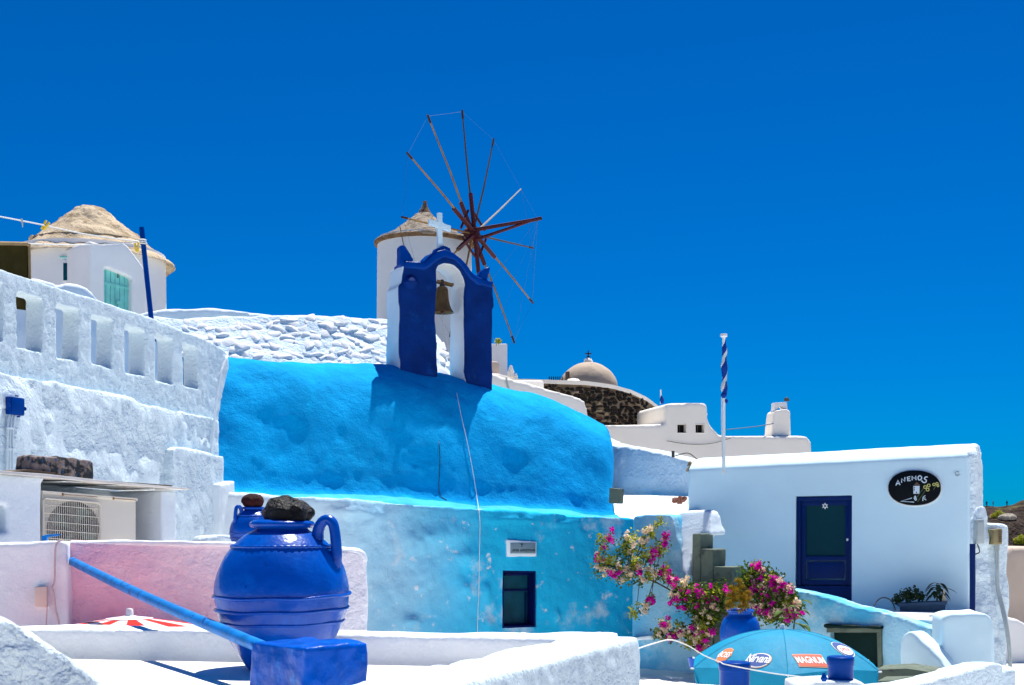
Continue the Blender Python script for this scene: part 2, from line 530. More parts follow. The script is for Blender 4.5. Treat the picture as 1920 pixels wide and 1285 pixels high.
PEOPLE = [mat('dark clothes', (0.02, 0.02, 0.03), 0.9, 0.1, 2, (), 0.1), mat('purple clothes', (0.12, 0.07, 0.18), 0.9, 0.1, 2, (), 0.1), mat('pink clothes', (0.5, 0.16, 0.28), 0.9, 0.1, 2, (), 0.1)]
SKIN = mat('skin', (0.45, 0.27, 0.19), 0.6, 0.05, 8, (), 0.3)

def position_fade(m, axis, lo, hi, col, noise_amt=0.0, nsc=1.5):
    """a second colour that takes over along a wall (axis 0 = x, 2 = z), with a noisy uneven edge"""
    nt = m.node_tree
    N, L = nt.nodes, nt.links
    b = N['Principled BSDF']
    src = b.inputs['Base Color'].links[0].from_socket
    g = N.new('ShaderNodeNewGeometry')
    sep = N.new('ShaderNodeSeparateXYZ')
    L.new(g.outputs['Position'], sep.inputs[0])
    n = N.new('ShaderNodeTexNoise')
    n.inputs['Scale'].default_value = nsc
    n.inputs['Detail'].default_value = 6
    L.new(g.outputs['Position'], n.inputs['Vector'])
    ma = N.new('ShaderNodeMath')
    ma.operation = 'MULTIPLY_ADD'
    L.new(n.outputs['Fac'], ma.inputs[0])
    ma.inputs[1].default_value = noise_amt
    L.new(sep.outputs[axis], ma.inputs[2])
    r = N.new('ShaderNodeMapRange')
    r.interpolation_type = 'SMOOTHSTEP'
    r.inputs['From Min'].default_value = lo + noise_amt / 2
    r.inputs['From Max'].default_value = hi + noise_amt / 2
    L.new(ma.outputs[0], r.inputs['Value'])
    x = N.new('ShaderNodeMix')
    x.data_type = 'RGBA'
    L.new(r.outputs[0], x.inputs[0])
    L.new(src, x.inputs[6])
    x.inputs[7].default_value = tuple(col) + (1,)
    L.new(x.outputs[2], b.inputs['Base Color'])

CHAPEL = mat('pale blue limewash', (0.015, 0.45, 0.72), 0.9, 0.10, 0.7, ((5, 0.6, 0.04), (22, 0.6, 0.012), (80, 0.5, 0.004)), 0.05, patch=((0.42, 0.62, 0.74), 1.3, 0.54, 0.70), patch2=((0.62, 0.70, 0.76), 4.0, 0.60, 0.70))  # pale patch layers paint in sunlight caught by the bumps
PINK_BOUNCE = mat('whitewash with painted pink bounce', (0.88, 0.56, 0.66), 0.9, 0.06, 1.8, ((7, 0.8, 0.05), (22, 0.9, 0.02), (70, 0.6, 0.006)), 0.1, patch=((0.80, 0.66, 0.74), 2.2, 0.50, 0.72))  # light thrown back by the red parasol, painted into the wall colour
position_fade(CHAPEL, 0, 0.2, -5.4, (0.66, 0.72, 0.76), 2.2, 0.9)
position_fade(PINK_BOUNCE, 0, -4.3, -2.4, (0.82, 0.79, 0.82), 0.9, 1.3)  # painted glow dies away to white along the wall

# ------------------------------------------------------------------ the setting: ground, sea, far hill
def sstep(a, b, x):
    t = np.clip((x - a) / (b - a), 0, 1)
    return t * t * (3 - 2 * t)

def ground_z(x, y):
    rise = sstep(26, 62, y) * (1 - sstep(90, 200, y))
    side = 1 - sstep(-6.0, 2.0, x)
    return -3.2 + 11.5 * rise * side + 1.6 * rise * (1 - side) - 30 * sstep(95, 320, y) - 25 * sstep(40, 160, np.abs(x))

xs = np.concatenate([np.linspace(-400, -62, 18), np.linspace(-60, 60, 81), np.linspace(62, 400, 18)])
ys = np.concatenate([np.linspace(-60, 18, 20), np.linspace(20, 100, 61), np.linspace(104, 400, 20)])
g = MB()
gx, gy = np.meshgrid(xs, ys)
gz = ground_z(gx, gy)
g.v = [tuple(p) for p in np.stack([gx.ravel(), gy.ravel(), gz.ravel()], 1)]
nx = len(xs)
g.f = [(j * nx + i, j * nx + i + 1, (j + 1) * nx + i + 1, (j + 1) * nx + i) for j in range(len(ys) - 1) for i in range(nx - 1)]
me = g.mesh('ground')
smooth(me)
mk('ground', me, GROUND, kind='structure')
mk('sea', MB().add([(-40000, -40000, -70), (40000, -40000, -70), (40000, 50000, -70), (-40000, 50000, -70)], [(0, 1, 2, 3)]), SEA, kind='structure')

# dark headland at the far right, a closed lumpy ridge
g = MB()
nu, nv = 90, 40
tops = [(1780, 962), (1846, 947), (1870, 947), (1890, 945), (1905, 943), (1920, 941), (1990, 938), (2120, 950), (2240, 975)]
rng = np.random.RandomState(3)
for i in range(nu):
    px = 1760 + (2260 - 1760) * i / (nu - 1)
    for j in range(nv):
        t = j / (nv - 1)
        Y = 170 + 75 * t
        ztop = (985 - lerp_tab(tops, px)) / F * 225
        z = -75 + (ztop + 75) * (math.sin(min(1.0, t / 0.73) * math.pi / 2) ** 0.8 if t <= 0.73 else math.cos((t - 0.73) / 0.27 * math.pi / 2))
        g.v.append(((px - HX) / F * 225 * 1.7, Y * 1.7, z * 1.7))
g.f = [(i * nv + j, (i + 1) * nv + j, (i + 1) * nv + j + 1, i * nv + j + 1) for i in range(nu - 1) for j in range(nv - 1)]
g.f.append(tuple(range(nv))[::-1])
g.f.append(tuple((nu - 1) * nv + j for j in range(nv)))
me = g.mesh('hill')
co = np.array(g.v)
lump(me, [(1.8, 0.08), (1.1, 0.25)], 5)
smooth(me)
hill = mk('hillside', me, HILL, kind='structure')

# ------------------------------------------------------------------ left wall: slotted parapet over a rough retaining wall
LW = Pl(0, 16.7, 425, 22.0)
top = [(-140, 440), (-60, 483), (0, 504), (56, 521), (110, 540), (169, 557), (246, 584), (288, 597), (344, 621), (384, 635), (413, 651), (428, 662), (430, 690), (418, 740)]
wall_t = thing('slotted_wall', LW.pt((200, None, -3.2)), 'white plastered wall with a row of upright slots above a rough ledge', 'wall')
up = MB().slab(LW, top + [(408, 800), (-140, 700)], 0.30)
slots = [[(-40, 520), (6, 532), (6, 640), (-40, 632)],
         [(33, 547), (81, 561), (79, 661), (33, 650)], [(107, 569), (149, 581), (148, 676), (107, 671)],
         [(172, 591), (212, 600), (210, 691), (172, 681)], [(234, 609), (272, 620), (271, 705), (234, 698)],
         [(291, 627), (324, 636), (324, 721), (292, 713)], [(343, 643), (370, 652), (373, 730), (345, 724)]]
cut = MB()
for s in slots:
    cut.slab(LW, s, 0.7, -0.2)
plaster('upper_wall', up, WHITE_GRAIN, wall_t, 0.022, 2, ((0.010, 0.7), (0.004, 6), (0.004, 16)), cut, 3)
ledge = [(-140, 655), (-60, 680), (0, 696), (41, 704), (117, 719), (191, 738), (272, 758), (327, 769), (387, 783), (402, 790)]
lo = MB().slab(LW, ledge + [(396, None, -3.2), (-140, None, -3.2)], 0.55, -0.13)
plaster('lower_wall', lo, WHITE_ROUGH, wall_t, 0.045, 4, ((0.05, 0.9), (0.03, 2.5), (0.014, 7)), None, 9)
# buttress with a sloping cap at the right end
bt = MB().slab(LW, [(296, 842), (306, 838), (395, 856), (396, None, -3.2), (290, None, -3.2)], 0.4, -0.28)
plaster('buttress', bt, WHITE_ROUGH, wall_t, 0.035, 4, ((0.02, 1.5), (0.012, 5)), None, 4)
bt = MB().slab(LW, [(372, 908), (402, 900), (404, None, -3.2), (370, None, -3.2)], 0.5, -0.42)
plaster('pilaster', bt, WHITE, wall_t, 0.035, 4, ((0.015, 1.5), (0.008, 5)), None, 4)
# pipe that climbs the seam between the wall and the vault
pts = spline([LW.hit(x, y, -0.16) for x, y in ((393, 940), (395, 860), (402, 790), (407, 740), (414, 700), (426, 668))], 5)
mk('downpipe', tubes(lambda m: m.tube(pts, 0.022, 8)), WHITE, label='thin whitewashed pipe climbing the seam between white wall and blue vault', cat='pipe')

# blue junction box and its conduits
jb = thing('junction_box', LW.hit(28, 762, -0.2), 'square deep blue junction box on the rough white wall', 'junction box')
b = MB()
c = LW.hit(28, 762, -0.19)
rot = math.atan2(LW.u.y, LW.u.x)
b.box(c, (0.27, 0.08, 0.23), rot)
mk('box_body', bevel_mesh(b, 0.012), BLUE, jb)
b = MB()
b.box(c - LW.n * 0.045, (0.24, 0.02, 0.20), rot)
mk('cover', bevel_mesh(b, 0.008), BLUE, jb)
for dx, dz in ((-0.145, 0.0), (0.145, -0.02), (0.0, 0.125), (0.03, -0.125)):
    b = MB()
    b.tube([c + LW.u * dx + Vector((0, 0, dz)) - LW.n * 0.03, c + LW.u * dx * 1.12 + Vector((0, 0, dz * 1.12)) - LW.n * 0.03], 0.025, 8)
    mk('cable_gland', smooth_of(b), BLUE, jb)
b = MB()
for k, xx in enumerate((17, 22, 27)):
    b.tube(spline([LW.hit(xx + 1, 775, -0.17), LW.hit(xx - 2, 800, -0.2), LW.hit(xx - 3, 850, -0.2), LW.hit(xx - 4, 905, -0.2)], 4), 0.014, 6)
for yy in (803, 842):
    b.box(LW.hit(20, yy, -0.2), (0.14, 0.03, 0.02), rot)
me = smooth_of(b)
mk('conduit', me, WHITE, label='bundle of white conduits dropping from the blue junction box', cat='conduit')

# ------------------------------------------------------------------ chapel: lower wall, flared ledge, vault, belfry
chapel = thing('chapel', P(770, 1285, 22.5), 'sky blue vaulted chapel with a dark blue belfry on its roof', 'chapel')
CHV = Pl(400, 21.6, 1145, 25.2)
CW = Pl(395, 21.15, 1195, 24.75)
base_tab = [(380, 918), (400, 920), (520, 927), (640, 932), (900, 950), (1060, 960), (1150, 967)]
top_tab = [(380, 660), (400, 660), (432, 664), (560, 671), (720, 682), (840, 699), (930, 719), (1000, 738), (1060, 760), (1105, 779), (1130, 790), (1150, 798)]
prof = [(-0.36, -0.05), (-0.27, -0.015), (-0.14, 0.010), (-0.02, 0.040), (0.07, 0.10), (0.14, 0.18), (0.24, 0.28), (0.36, 0.40), (0.50, 0.53), (0.66, 0.66), (0.84, 0.78), (1.06, 0.875), (1.32, 0.945), (1.62, 0.985), (1.95, 1.0), (2.4, 0.985), (2.9, 0.92), (3.3, 0.80), (3.6, 0.6), (3.8, 0.35), (3.9, 0.0), (3.9, -0.4)]
ps = spline(prof, 5)
nps = len(ps)
NU = 300
# colour split: the flare at the foot is a paler blue than the vault
SKEW = -0.60
def vault_grid(j0, j1):
    m = MB()
    cols = []
    for i in range(NU + 1):
        px = 386 + (1131 - 386) * i / NU
        q = CHV.hit(px, HY)
        cols.append((px, q, 1.0, 0.0))
    rr = 0.22
    for k in range(1, 9):
        a = k / 8 * math.pi / 2
        q = CHV.hit(1131, HY) + CHV.u * rr * math.sin(a)
        cols.append((1131, q, 1 - 0.10 * (1 - math.cos(a)), 0.25 * (1 - math.cos(a))))
    for px, q, sc, ins in cols:
        zb = (HY - lerp_tab(base_tab, px)) / F * q.y
        sk0 = float(sstep(0.35, 1.0, np.array((px - 386) / 754.0))) * SKEW
        qt = q + CHV.n * 1.6 - CHV.u * (sk0 * 1.6)
        zt = (HY - lerp_tab(top_tab, HX + F * qt.x / qt.y)) / F * qt.y
        H = zt - zb
        for d, h in ps[j0:j1]:
            hh = h if h < 0.12 else 0.12 + (h - 0.12) * sc
            dd = d + ins * min(1.0, max(0.0, (h - 0.05) * 4))
            sk = sstep(0.35, 1.0, np.array((px - 386) / 754.0)) * SKEW
            m.v.append(tuple(q + CHV.n * dd - CHV.u * (float(sk) * max(0.0, dd)) + Vector((0, 0, zb + H * hh))))
    n = j1 - j0
    nc = len(cols)
    m.f = [(i * n + j, (i + 1) * n + j, (i + 1) * n + j + 1, i * n + j + 1) for i in range(nc - 1) for j in range(n - 1)]
    m.f.append(tuple((nc - 1) * n + j for j in range(n)))
    return m
J = 14
LUMPV = [(0.085, 0.55), (0.055, 1.25), (0.016, 3.2), (0.006, 9.0)]
me = vault_grid(J - 1, nps).mesh('vault')
lump(me, LUMPV, 21)
smooth(me)
vault = mk('vault_roof', me, VAULT, chapel)
me = vault_grid(0, J).mesh('ledge')
lump(me, LUMPV, 21)
smooth(me)
vledge = mk('ledge', me, LEDGE, chapel)
BV = bvh_of(vault)
BLg = bvh_of(vledge)

# lower wall, its window opening cut before it is plastered
lw = MB().slab(CW, [(388, 922), (420, 926), (520, 931), (640, 937), (760, 944), (900, 954), (1060, 964), (1180, 969), (1190, 972), (1192, None, -3.2), (388, None, -3.2)], 4.4)
win = [(943, 1070), (1006, 1071), (1006, 1176), (943, 1178.5)]
cut = MB().slab(CW, win, 1.0, -0.3)
me = plaster_mesh(lw, 0.042, 5, ((0.035, 0.6), (0.028, 1.5), (0.012, 5), (0.010, 9), (0.006, 19)), cut, 31, True)
def bump_at(me, spots):
    n = len(me.vertices)
    co = np.empty(n * 3)
    me.vertices.foreach_get('co', co)
    co = co.reshape(-1, 3)
    nr = np.empty(n * 3, dtype=np.float32)
    me.vertex_normals.foreach_get('vector', nr)
    nr = nr.reshape(-1, 3)
    w = 1 + 0.5 * vnoise(co, 6.0, 3)
    for q, ru, rz_, amp in spots:
        dv = co - np.array(q)
        hu_ = dv[:, 0] * CW.u.x + dv[:, 1] * CW.u.y
        g_ = np.exp(-(hu_ / ru) ** 2 - (dv[:, 2] / rz_) ** 2) * amp * w
        g_[dv[:, 0] * CW.n.x + dv[:, 1] * CW.n.y > 0.4] = 0
        co += np.outer(g_, np.array([-CW.n.x, -CW.n.y, 0.0]))
    me.vertices.foreach_set('co', co.ravel())
    me.update()
spots = [(CW.hit(767, 1166), 0.16, 0.10, 0.13), (CW.hit(790, 1010), 0.30, 0.14, 0.08), (CW.hit(840, 1000), 0.35, 0.20, 0.09), (CW.hit(880, 1045), 0.25, 0.16, 0.07), (CW.hit(798, 1095), 0.16, 0.20, 0.07),
         (CW.hit(870, 1100), 0.14, 0.14, 0.06), (CW.hit(910, 1110), 0.10, 0.22, 0.06), (CW.hit(915, 1170), 0.10, 0.12, 0.06), (CW.hit(775, 1030), 0.10, 0.08, 0.05), (CW.hit(1042, 1155), 0.06, 0.12, 0.07), (CW.hit(705, 975), 0.12, 0.16, 0.07), (CW.hit(1090, 1000), 0.10, 0.10, 0.05),
         (CW.hit(960, 975), 0.5, 0.06, 0.05), (CW.hit(1060, 982), 0.3, 0.05, 0.05), (CW.hit(660, 960), 0.5, 0.08, 0.06)]
bump_at(me, spots)
cwall = mk('lower_wall', me, CHAPEL, chapel)
BW = bvh_of(cwall)
# window lining, frame, bars and panes
wd = MB()
o4 = [CW.pt(p, 0.02) for p in win]
i4 = [CW.pt(p, 0.38) for p in win]
ce = sum(o4, Vector()) / 4
def ring(outer, d0, d1, w):
    """four boards round a quad opening: outer quad points, from depth d0 to d1, board width w"""
    m = MB()
    A = [p for p in outer]
    cen = sum(A, Vector()) / 4
    In = []
    for p in A:
        v = p - cen
        su = v.dot(CW.u)
        In.append(cen + CW.u * (su - math.copysign(w, su)) + Vector((0, 0, v.z - math.copysign(w, v.z))))
    for k in range(4):
        a, b2, c2, d2 = A[k], A[(k + 1) % 4], In[(k + 1) % 4], In[k]
        m.prism([q + CW.n * d0 for q in (a, b2, c2, d2)], [q + CW.n * d1 for q in (a, b2, c2, d2)])
    return m
wbase = [CW.pt(p, 0.0) for p in win]
window = mk('window', bevel_mesh(ring(wbase, 0.035, 0.36, 0.035), 0.004), NAVY, chapel)
m = MB()
for fy in (1107,):
    m.box((CW.hit(972, fy, 0.30) + CW.hit(975, fy, 0.30)) / 2, (0.60, 0.05, 0.035), math.atan2(CW.u.y, CW.u.x))
m.box(CW.hit(985, 1140, 0.30), (0.02, 0.04, 0.58), math.atan2(CW.u.y, CW.u.x))
m.box(CW.hit(972, 1172, 0.28), (0.60, 0.07, 0.05), math.atan2(CW.u.y, CW.u.x))
m.box(CW.hit(972, 1077, 0.28), (0.60, 0.07, 0.05), math.atan2(CW.u.y, CW.u.x))
mk('sash', bevel_mesh(m, 0.004), NAVY, window)
m = MB().prism([CW.pt(p, 0.315) for p in win], [CW.pt(p, 0.325) for p in win])
mk('pane', m, GLASS, window)
# plaque with carved letters above the window
pq = [(954, 1018), (1001, 1018), (1001, 1038), (954, 1038)]
m = MB().prism([CW.pt(p, -0.075) for p in pq], [CW.pt(p, 0.03) for p in pq])
plq = mk('name_plaque', bevel_mesh(m, 0.006), PLAQUE, chapel)
m = MB().prism([CW.pt(p, -0.06) for p in ((948, 1012), (1004, 1015.5), (1003, 1043), (949, 1044))], [CW.pt(p, 0.03) for p in ((948, 1012), (1004, 1015.5), (1003, 1043), (949, 1044))])
mk('plaque_mount', plaster_mesh(m, 0.014, 2, ((0.008, 5),), None, 2), WHITE, chapel)

def text_geo(body, size=1.0, offset=0.0, shear=0.0, space=1.0, res=4):
    """flat letter outlines from the built-in font: ([(x, y)], faces), centred"""
    cu = bpy.data.curves.new('txt', 'FONT')
    cu.body = body
    cu.size = size
    cu.offset = offset
    cu.shear = shear
    cu.space_character = space
    cu.resolution_u = res
    cu.align_x = 'CENTER'
    cu.align_y = 'CENTER'
    cu.fill_mode = 'FRONT'
    o = bpy.data.objects.new('txt', cu)
    C.objects.link(o)
    dg = bpy.context.evaluated_depsgraph_get()
    dg.update()
    me = bpy.data.meshes.new_from_object(o.evaluated_get(dg))
    bpy.data.objects.remove(o)
    v = [(q.co.x, q.co.y) for q in me.vertices]
    f = [tuple(p.vertices) for p in me.polygons]
    if v:
        mx = (min(p[0] for p in v) + max(p[0] for p in v)) / 2
        my = (min(p[1] for p in v) + max(p[1] for p in v)) / 2
        v = [(x - mx, y - my) for x, y in v]
    return v, f

def on_plane(pl, c, back, geo):
    v, f = geo
    m = MB()
    m.add([c + pl.u * x + Vector((0, 0, y)) + pl.n * back for x, y in v], f)
    return m
pc = CW.hit(977.5, 1032, 0)
for wx, word in ((963, '\u0391\u0393\u0399\u039f\u0399'), (985.5, '\u0391\u03a0\u039f\u03a3\u03a4\u039f\u039b\u039f\u0399')):
    mk('lettering', on_plane(CW, CW.hit(wx, 1032, 0), -0.080, text_geo(word, 0.052, 0.002, 0, 1.0)), INK, plq)
m = MB()
cc = CW.hit(978.5, 1022, -0.079)
m.box(cc, (0.012, 0.004, 0.075), math.atan2(CW.u.y, CW.u.x))
m.box(cc + Vector((0, 0, 0.012)), (0.05, 0.005, 0.012), math.atan2(CW.u.y, CW.u.x))
mk('cross_mark', m, INK, plq)

# belfry
def first_hit(bvh, x, y, n=40):
    for k in range(n):
        q = cast(bvh, x, y + k, 0.0)
        if q is not None:
            return q
YB1 = first_hit(BV, 755, 696).y
print('BELFRY', YB1, first_hit(BV, 820, 700).y, first_hit(BV, 921, 722).y)
BF = Pl(752, YB1, 925, YB1 + 0.85)
bel = [(751.4, 712), (751, 534.6), (756, 530), (759, 493.5), (797, 496), (804.5, 487), (819, 475), (834, 471), (852, 478.6), (869, 493.5), (884, 514.7), (896.6, 524.6), (922.7, 533), (926.5, 574), (922.7, 582), (925, 742), (879, 735), (873, 694), (871.7, 569), (874, 532), (864, 507), (852, 496), (834, 493), (823, 498.5), (819.4, 507), (817, 589), (820, 720)]
m = MB().slab(BF, bel, 0.74, 0.06)
core = mk('belfry', plaster_mesh(m, 0.026, 3, ((0.014, 1.5), (0.006, 6)), None, 41), WHITE_FLAT, chapel)
m = MB().slab(BF, bel, 0.10, 0.0)
mk('blue_face', plaster_mesh(m, 0.022, 3, ((0.016, 2.0), (0.008, 6)), None, 42), BLUE_MATT, core)
# blue cap that runs over the arch and the shoulders
cap = [(759, 503), (759, 490), (797, 492), (804.5, 483), (819, 471), (834, 467), (852, 474.6), (869, 489.5), (884, 510.7), (896.6, 520.6), (924, 529), (924, 541), (894, 533), (880, 522), (867, 503), (852, 488), (834, 483), (822, 487), (808, 497), (797, 506)]
m = MB().slab(BF, cap, 0.62, -0.02)
mk('arch_cap', plaster_mesh(m, 0.024, 4, ((0.02, 2.5), (0.008, 7)), None, 43), BLUE, core)
m = MB().slab(BF, [(819, 474), (824, 463), (834, 458), (846, 463), (852, 477)], 0.3, 0.05)
mk('cross_mound', plaster_mesh(m, 0.022, 4, ((0.015, 3),), None, 44), BLUE, core)
for hp, sd in (([(752, 498), (751.5, 466), (753, 460), (757, 458), (762, 461), (767, 467), (772, 475), (776, 484), (775, 498)], 45),
               ([(899, 530), (900, 517), (904, 508), (910, 503), (920, 500.5), (919, 508), (916, 518), (913, 532)], 46)):
    m = MB().slab(BF, hp, 0.24, 0.03)
    mk('horn', plaster_mesh(m, 0.018, 4, ((0.015, 4), (0.006, 10)), None, sd), BLUE, core)
m = MB()
u0 = BF.u
m.slab(BF, [(827, 395), (835, 396.5), (835, 415), (851, 420.5), (851, 431.5), (835, 426), (836, 468), (827, 468), (827, 423.5), (810.5, 418), (810.5, 407.5), (827, 412.5)], 0.09, 0.14)
mk('cross', bevel_mesh(m, 0.012), BLUED, core, label='pale stone cross standing on the arch')
mk('knob', plaster_mesh(MB().lathe([(0.02, -0.15), (0.13, -0.10), (0.17, 0.0), (0.12, 0.1), (0.03, 0.16)], BF.hit(769, 531, 0.02), 16), 0.02, 2, ((0.01, 5),), None, 6), BLUE_MATT, core)

# bell hanging in the arch
bell_c = BF.hit(829, 560, 0.40)
bell = thing('church_bell', bell_c + Vector((0, 0, -0.28)), 'bronze bell hanging in the arch of the blue belfry', 'bell')
k = bell_c.y / F
m = MB().lathe([(0.0, 0.245), (0.06, 0.24), (0.10, 0.215), (0.12, 0.17), (0.125, 0.08), (0.135, -0.03), (0.155, -0.13), (0.19, -0.21), (0.225, -0.265), (0.228, -0.285), (0.205, -0.275), (0.17, -0.22), (0.13, -0.12), (0.10, 0.1), (0.0, 0.18)], bell_c, 36, False)
mk('bell_body', smooth_of(m, 60), BRONZE, bell)
m = MB().tube([bell_c + Vector((0, 0, 0.15)), bell_c + Vector((0, 0, -0.27))], 0.012, 8).lathe([(0.0, -0.03), (0.03, -0.02), (0.042, 0), (0.03, 0.03), (0.0, 0.035)], bell_c + Vector((0, 0, -0.27)), 14)
mk('clapper', smooth_of(m), REDWOOD, bell)
m = MB().tube([BF.hit(820, 527, 0.40), BF.hit(850, 534, 0.40)], 0.028, 8)
m.tube([BF.hit(818, 530, 0.46), BF.hit(848, 537, 0.46)], 0.02, 6)
mk('yoke_bar', smooth_of(m), BRONZE, bell)
m = MB().lathe([(0.02, 0.22), (0.05, 0.24), (0.05, 0.28), (0.035, 0.30), (0.045, 0.33), (0.03, 0.37), (0.0, 0.38)], bell_c, 14)
mk('crown_loop', smooth_of(m), IRON, bell)

# bell rope draped over the vault and down the wall
rp = []
b0 = bell_c + Vector((0, 0, -0.30))
rp.append(b0)
for x, y in ((838, 640),):
    rp.append(BF.hit(x, y, 0.22))
for x, y in ((848, 690), (851, 706), (857, 740), (866, 785), (874, 820), (882, 860), (890, 905), (894, 932)):
    q = cast(BV, x, y, 0.03) or cast(BLg, x, y, 0.03)
    if q:
        rp.append(q)
for x, y in ((898, 958), (900, 985), (899, 1040), (898, 1100), (896, 1150), (895, 1200), (894, 1230)):
    q = cast(BW, x, y, 0.03)
    if q:
        rp.append(q)
mk('bell_rope', tubes(lambda m: m.tube(spline(rp, 4), 0.0055, 6)), ROPE, label='thin cord running from the bell down the blue vault and wall', cat='rope')
tw = [q for q in (cast(BV, x, y, 0.012) for x, y in ((823, 828), (825, 860), (824, 890), (823, 915), (826, 930), (838, 938))) if q]
if len(tw) > 2:
    mk('loose_wire', tubes(lambda m: m.tube(spline(tw, 4), 0.006, 5)), IRON, label='short dark wire lying on the lower part of the blue vault', cat='wire')

# ------------------------------------------------------------------ whitewashed rubble wall behind the chapel
SWb = Pl(250, 31.5, 850, 34.5)
rub = thing('rubble_wall', SWb.pt((560, None, -1.0)), 'whitewashed rubble stone terrace wall rising behind the blue vault', 'stone wall')
tt = [(230, 592), (290, 592), (340, 598), (400, 596), (440, 592), (480, 592), (560, 592), (640, 595), (725, 598), (800, 606), (828, 636), (842, 684), (850, 740)]
back0 = 1.6
m = MB()
for p in tt:
    q = SWb.hit(p[0], p[1], back0)
    for dz, bk in ((0, back0), (-1.75, 0.15), (None, 0.10), (None, 3.2), (0.05, 3.0)):
        w_ = Vector((q.x, q.y, 0)) + SWb.n * (bk - back0)
        m.v.append((w_.x, w_.y, -2.0 if dz is None else q.z + dz))
nt_ = len(tt)
m.f = [(i * 5 + k, i * 5 + (k + 1) % 5, (i + 1) * 5 + (k + 1) % 5, (i + 1) * 5 + k) for i in range(nt_ - 1) for k in range(5)] + [(4, 3, 2, 1, 0), tuple((nt_ - 1) * 5 + k for k in range(5))]
rcore = mk('wall_core', plaster_mesh(m, 0.08, 2, ((0.04, 1.0), (0.03, 3.0)), None, 51), WHITE_ROUGH, rub)
BR = bvh_of(rcore)
def hull_stone(seed, flat=0.75, round_=0.0):
    r_ = random.Random(seed)
    bm = bmesh.new()
    for _ in range(15):
        t_ = Vector((r_.gauss(0, 1), r_.gauss(0, 1), r_.gauss(0, 1))).normalized()
        t_ = Vector([math.copysign(abs(q_) ** flat, q_) for q_ in t_]) * r_.uniform(0.85, 1.15)
        bm.verts.new(t_)
    bmesh.ops.convex_hull(bm, input=bm.verts)
    loose = [v_ for v_ in bm.verts if not v_.link_faces]
    if loose:
        bmesh.ops.delete(bm, geom=loose, context='VERTS')
    if round_:
        bmesh.ops.bevel(bm, geom=list(bm.edges), offset=round_, segments=1, affect='EDGES', clamp_overlap=True)
    bmesh.ops.recalc_face_normals(bm, faces=bm.faces)
    me = bpy.data.meshes.new('stone')
    bm.to_mesh(me)
    bm.free()
    return me
stone_me = []
for k in range(16):
    me = hull_stone(60 + k, 0.8, 0.14)
    smooth(me)
    me.materials.append(STONE_WHITE)
    stone_me.append(me)
rs = random.Random(11)
y = 592.0
while y < 706:
    hgt = rs.uniform(12, 19)
    x = 325 + rs.uniform(0, 16) + max(0, (606 - y) * 6)
    while x < 846:
        w = rs.uniform(12, 31)
        cx, cy = x + w / 2, y + rs.uniform(-4.5, 4.5)
        vis = cy > lerp_tab(tt, cx) + 1 and cy < lerp_tab([(430, 672), (720, 690), (745, 712), (850, 712)], cx)
        rt = lerp_tab([(600, 812), (640, 826), (690, 840), (730, 850)], cy)
        hidden = 752 < cx < 816
        if vis and not hidden and cx < rt and rs.random() > (0.25 if cy < 606 else 0.04):
            q = cast(BR, cx, cy, 0.0)
            if q is not None:
                kk = q.y / F
                h_ = hgt * rs.uniform(0.75, 1.25)
                s = Vector((w * kk * 0.66, 0.065 * rs.uniform(0.6, 1.4), h_ * kk * 0.70))
                M = Matrix.Translation(q + Vector((0, 0.02, -0.02))) @ Matrix.Rotation(0.35, 4, 'Z') @ Matrix.Rotation(-0.72 + rs.uniform(-0.2, 0.2), 4, 'X') @ Matrix.Rotation(rs.uniform(-0.6, 0.6), 4, 'Y') @ Matrix.Diagonal((s.x, s.y, s.z, 1)) @ Matrix.Rotation(rs.choice((0, math.pi)), 4, 'Z')
                mk('stone', stone_me[rs.randrange(16)], None, rub, mw=M)
        x += w * 0.80
    y += hgt * 0.86
# smooth rounded wall crest at upper left of the rubble
SW2 = Pl(150, 35.0, 620, 36.5)
m = MB().slab(SW2, [(100, 600), (250, 592), (300, 583), (350, 579), (400, 578), (450, 583), (520, 592), (640, 602), (700, None, -1.0), (100, None, -1.0)], 1.2)
plaster('smooth_wall', m, WHITE, None, 0.08, 4, ((0.05, 0.6), (0.03, 2)), None, 52, label='smooth rounded white wall crest behind the rubble wall below the thatched mill', cat='wall')

# white lumpy rooftop behind the slotted wall
RW = Pl(-120, 25.5, 340, 29.0)
m = MB().slab(RW, [(-150, 540), (-20, 540), (40, 524), (70, 522), (95, 529), (110, 536), (130, 531), (150, 533), (170, 543), (186, 562), (200, 600), (340, 640), (340, None, -3.2), (-150, None, -3.2)], 1.6)
plaster('rooftop_wall', m, WHITE, None, 0.07, 3, ((0.04, 0.7), (0.02, 2.5)), None, 53, label='low rounded white rooftop in front of the gabled porch', cat='roof')
mk('tin_cup', smooth_of(MB().lathe([(0.06, 0), (0.11, 0.02), (0.13, 0.13), (0.1, 0.13), (0.02, 0.04)], RW.hit(119, 548, 0.5), 12)), REDCLOTH, label='small red pot on the white rooftop by the porch', cat='pot')

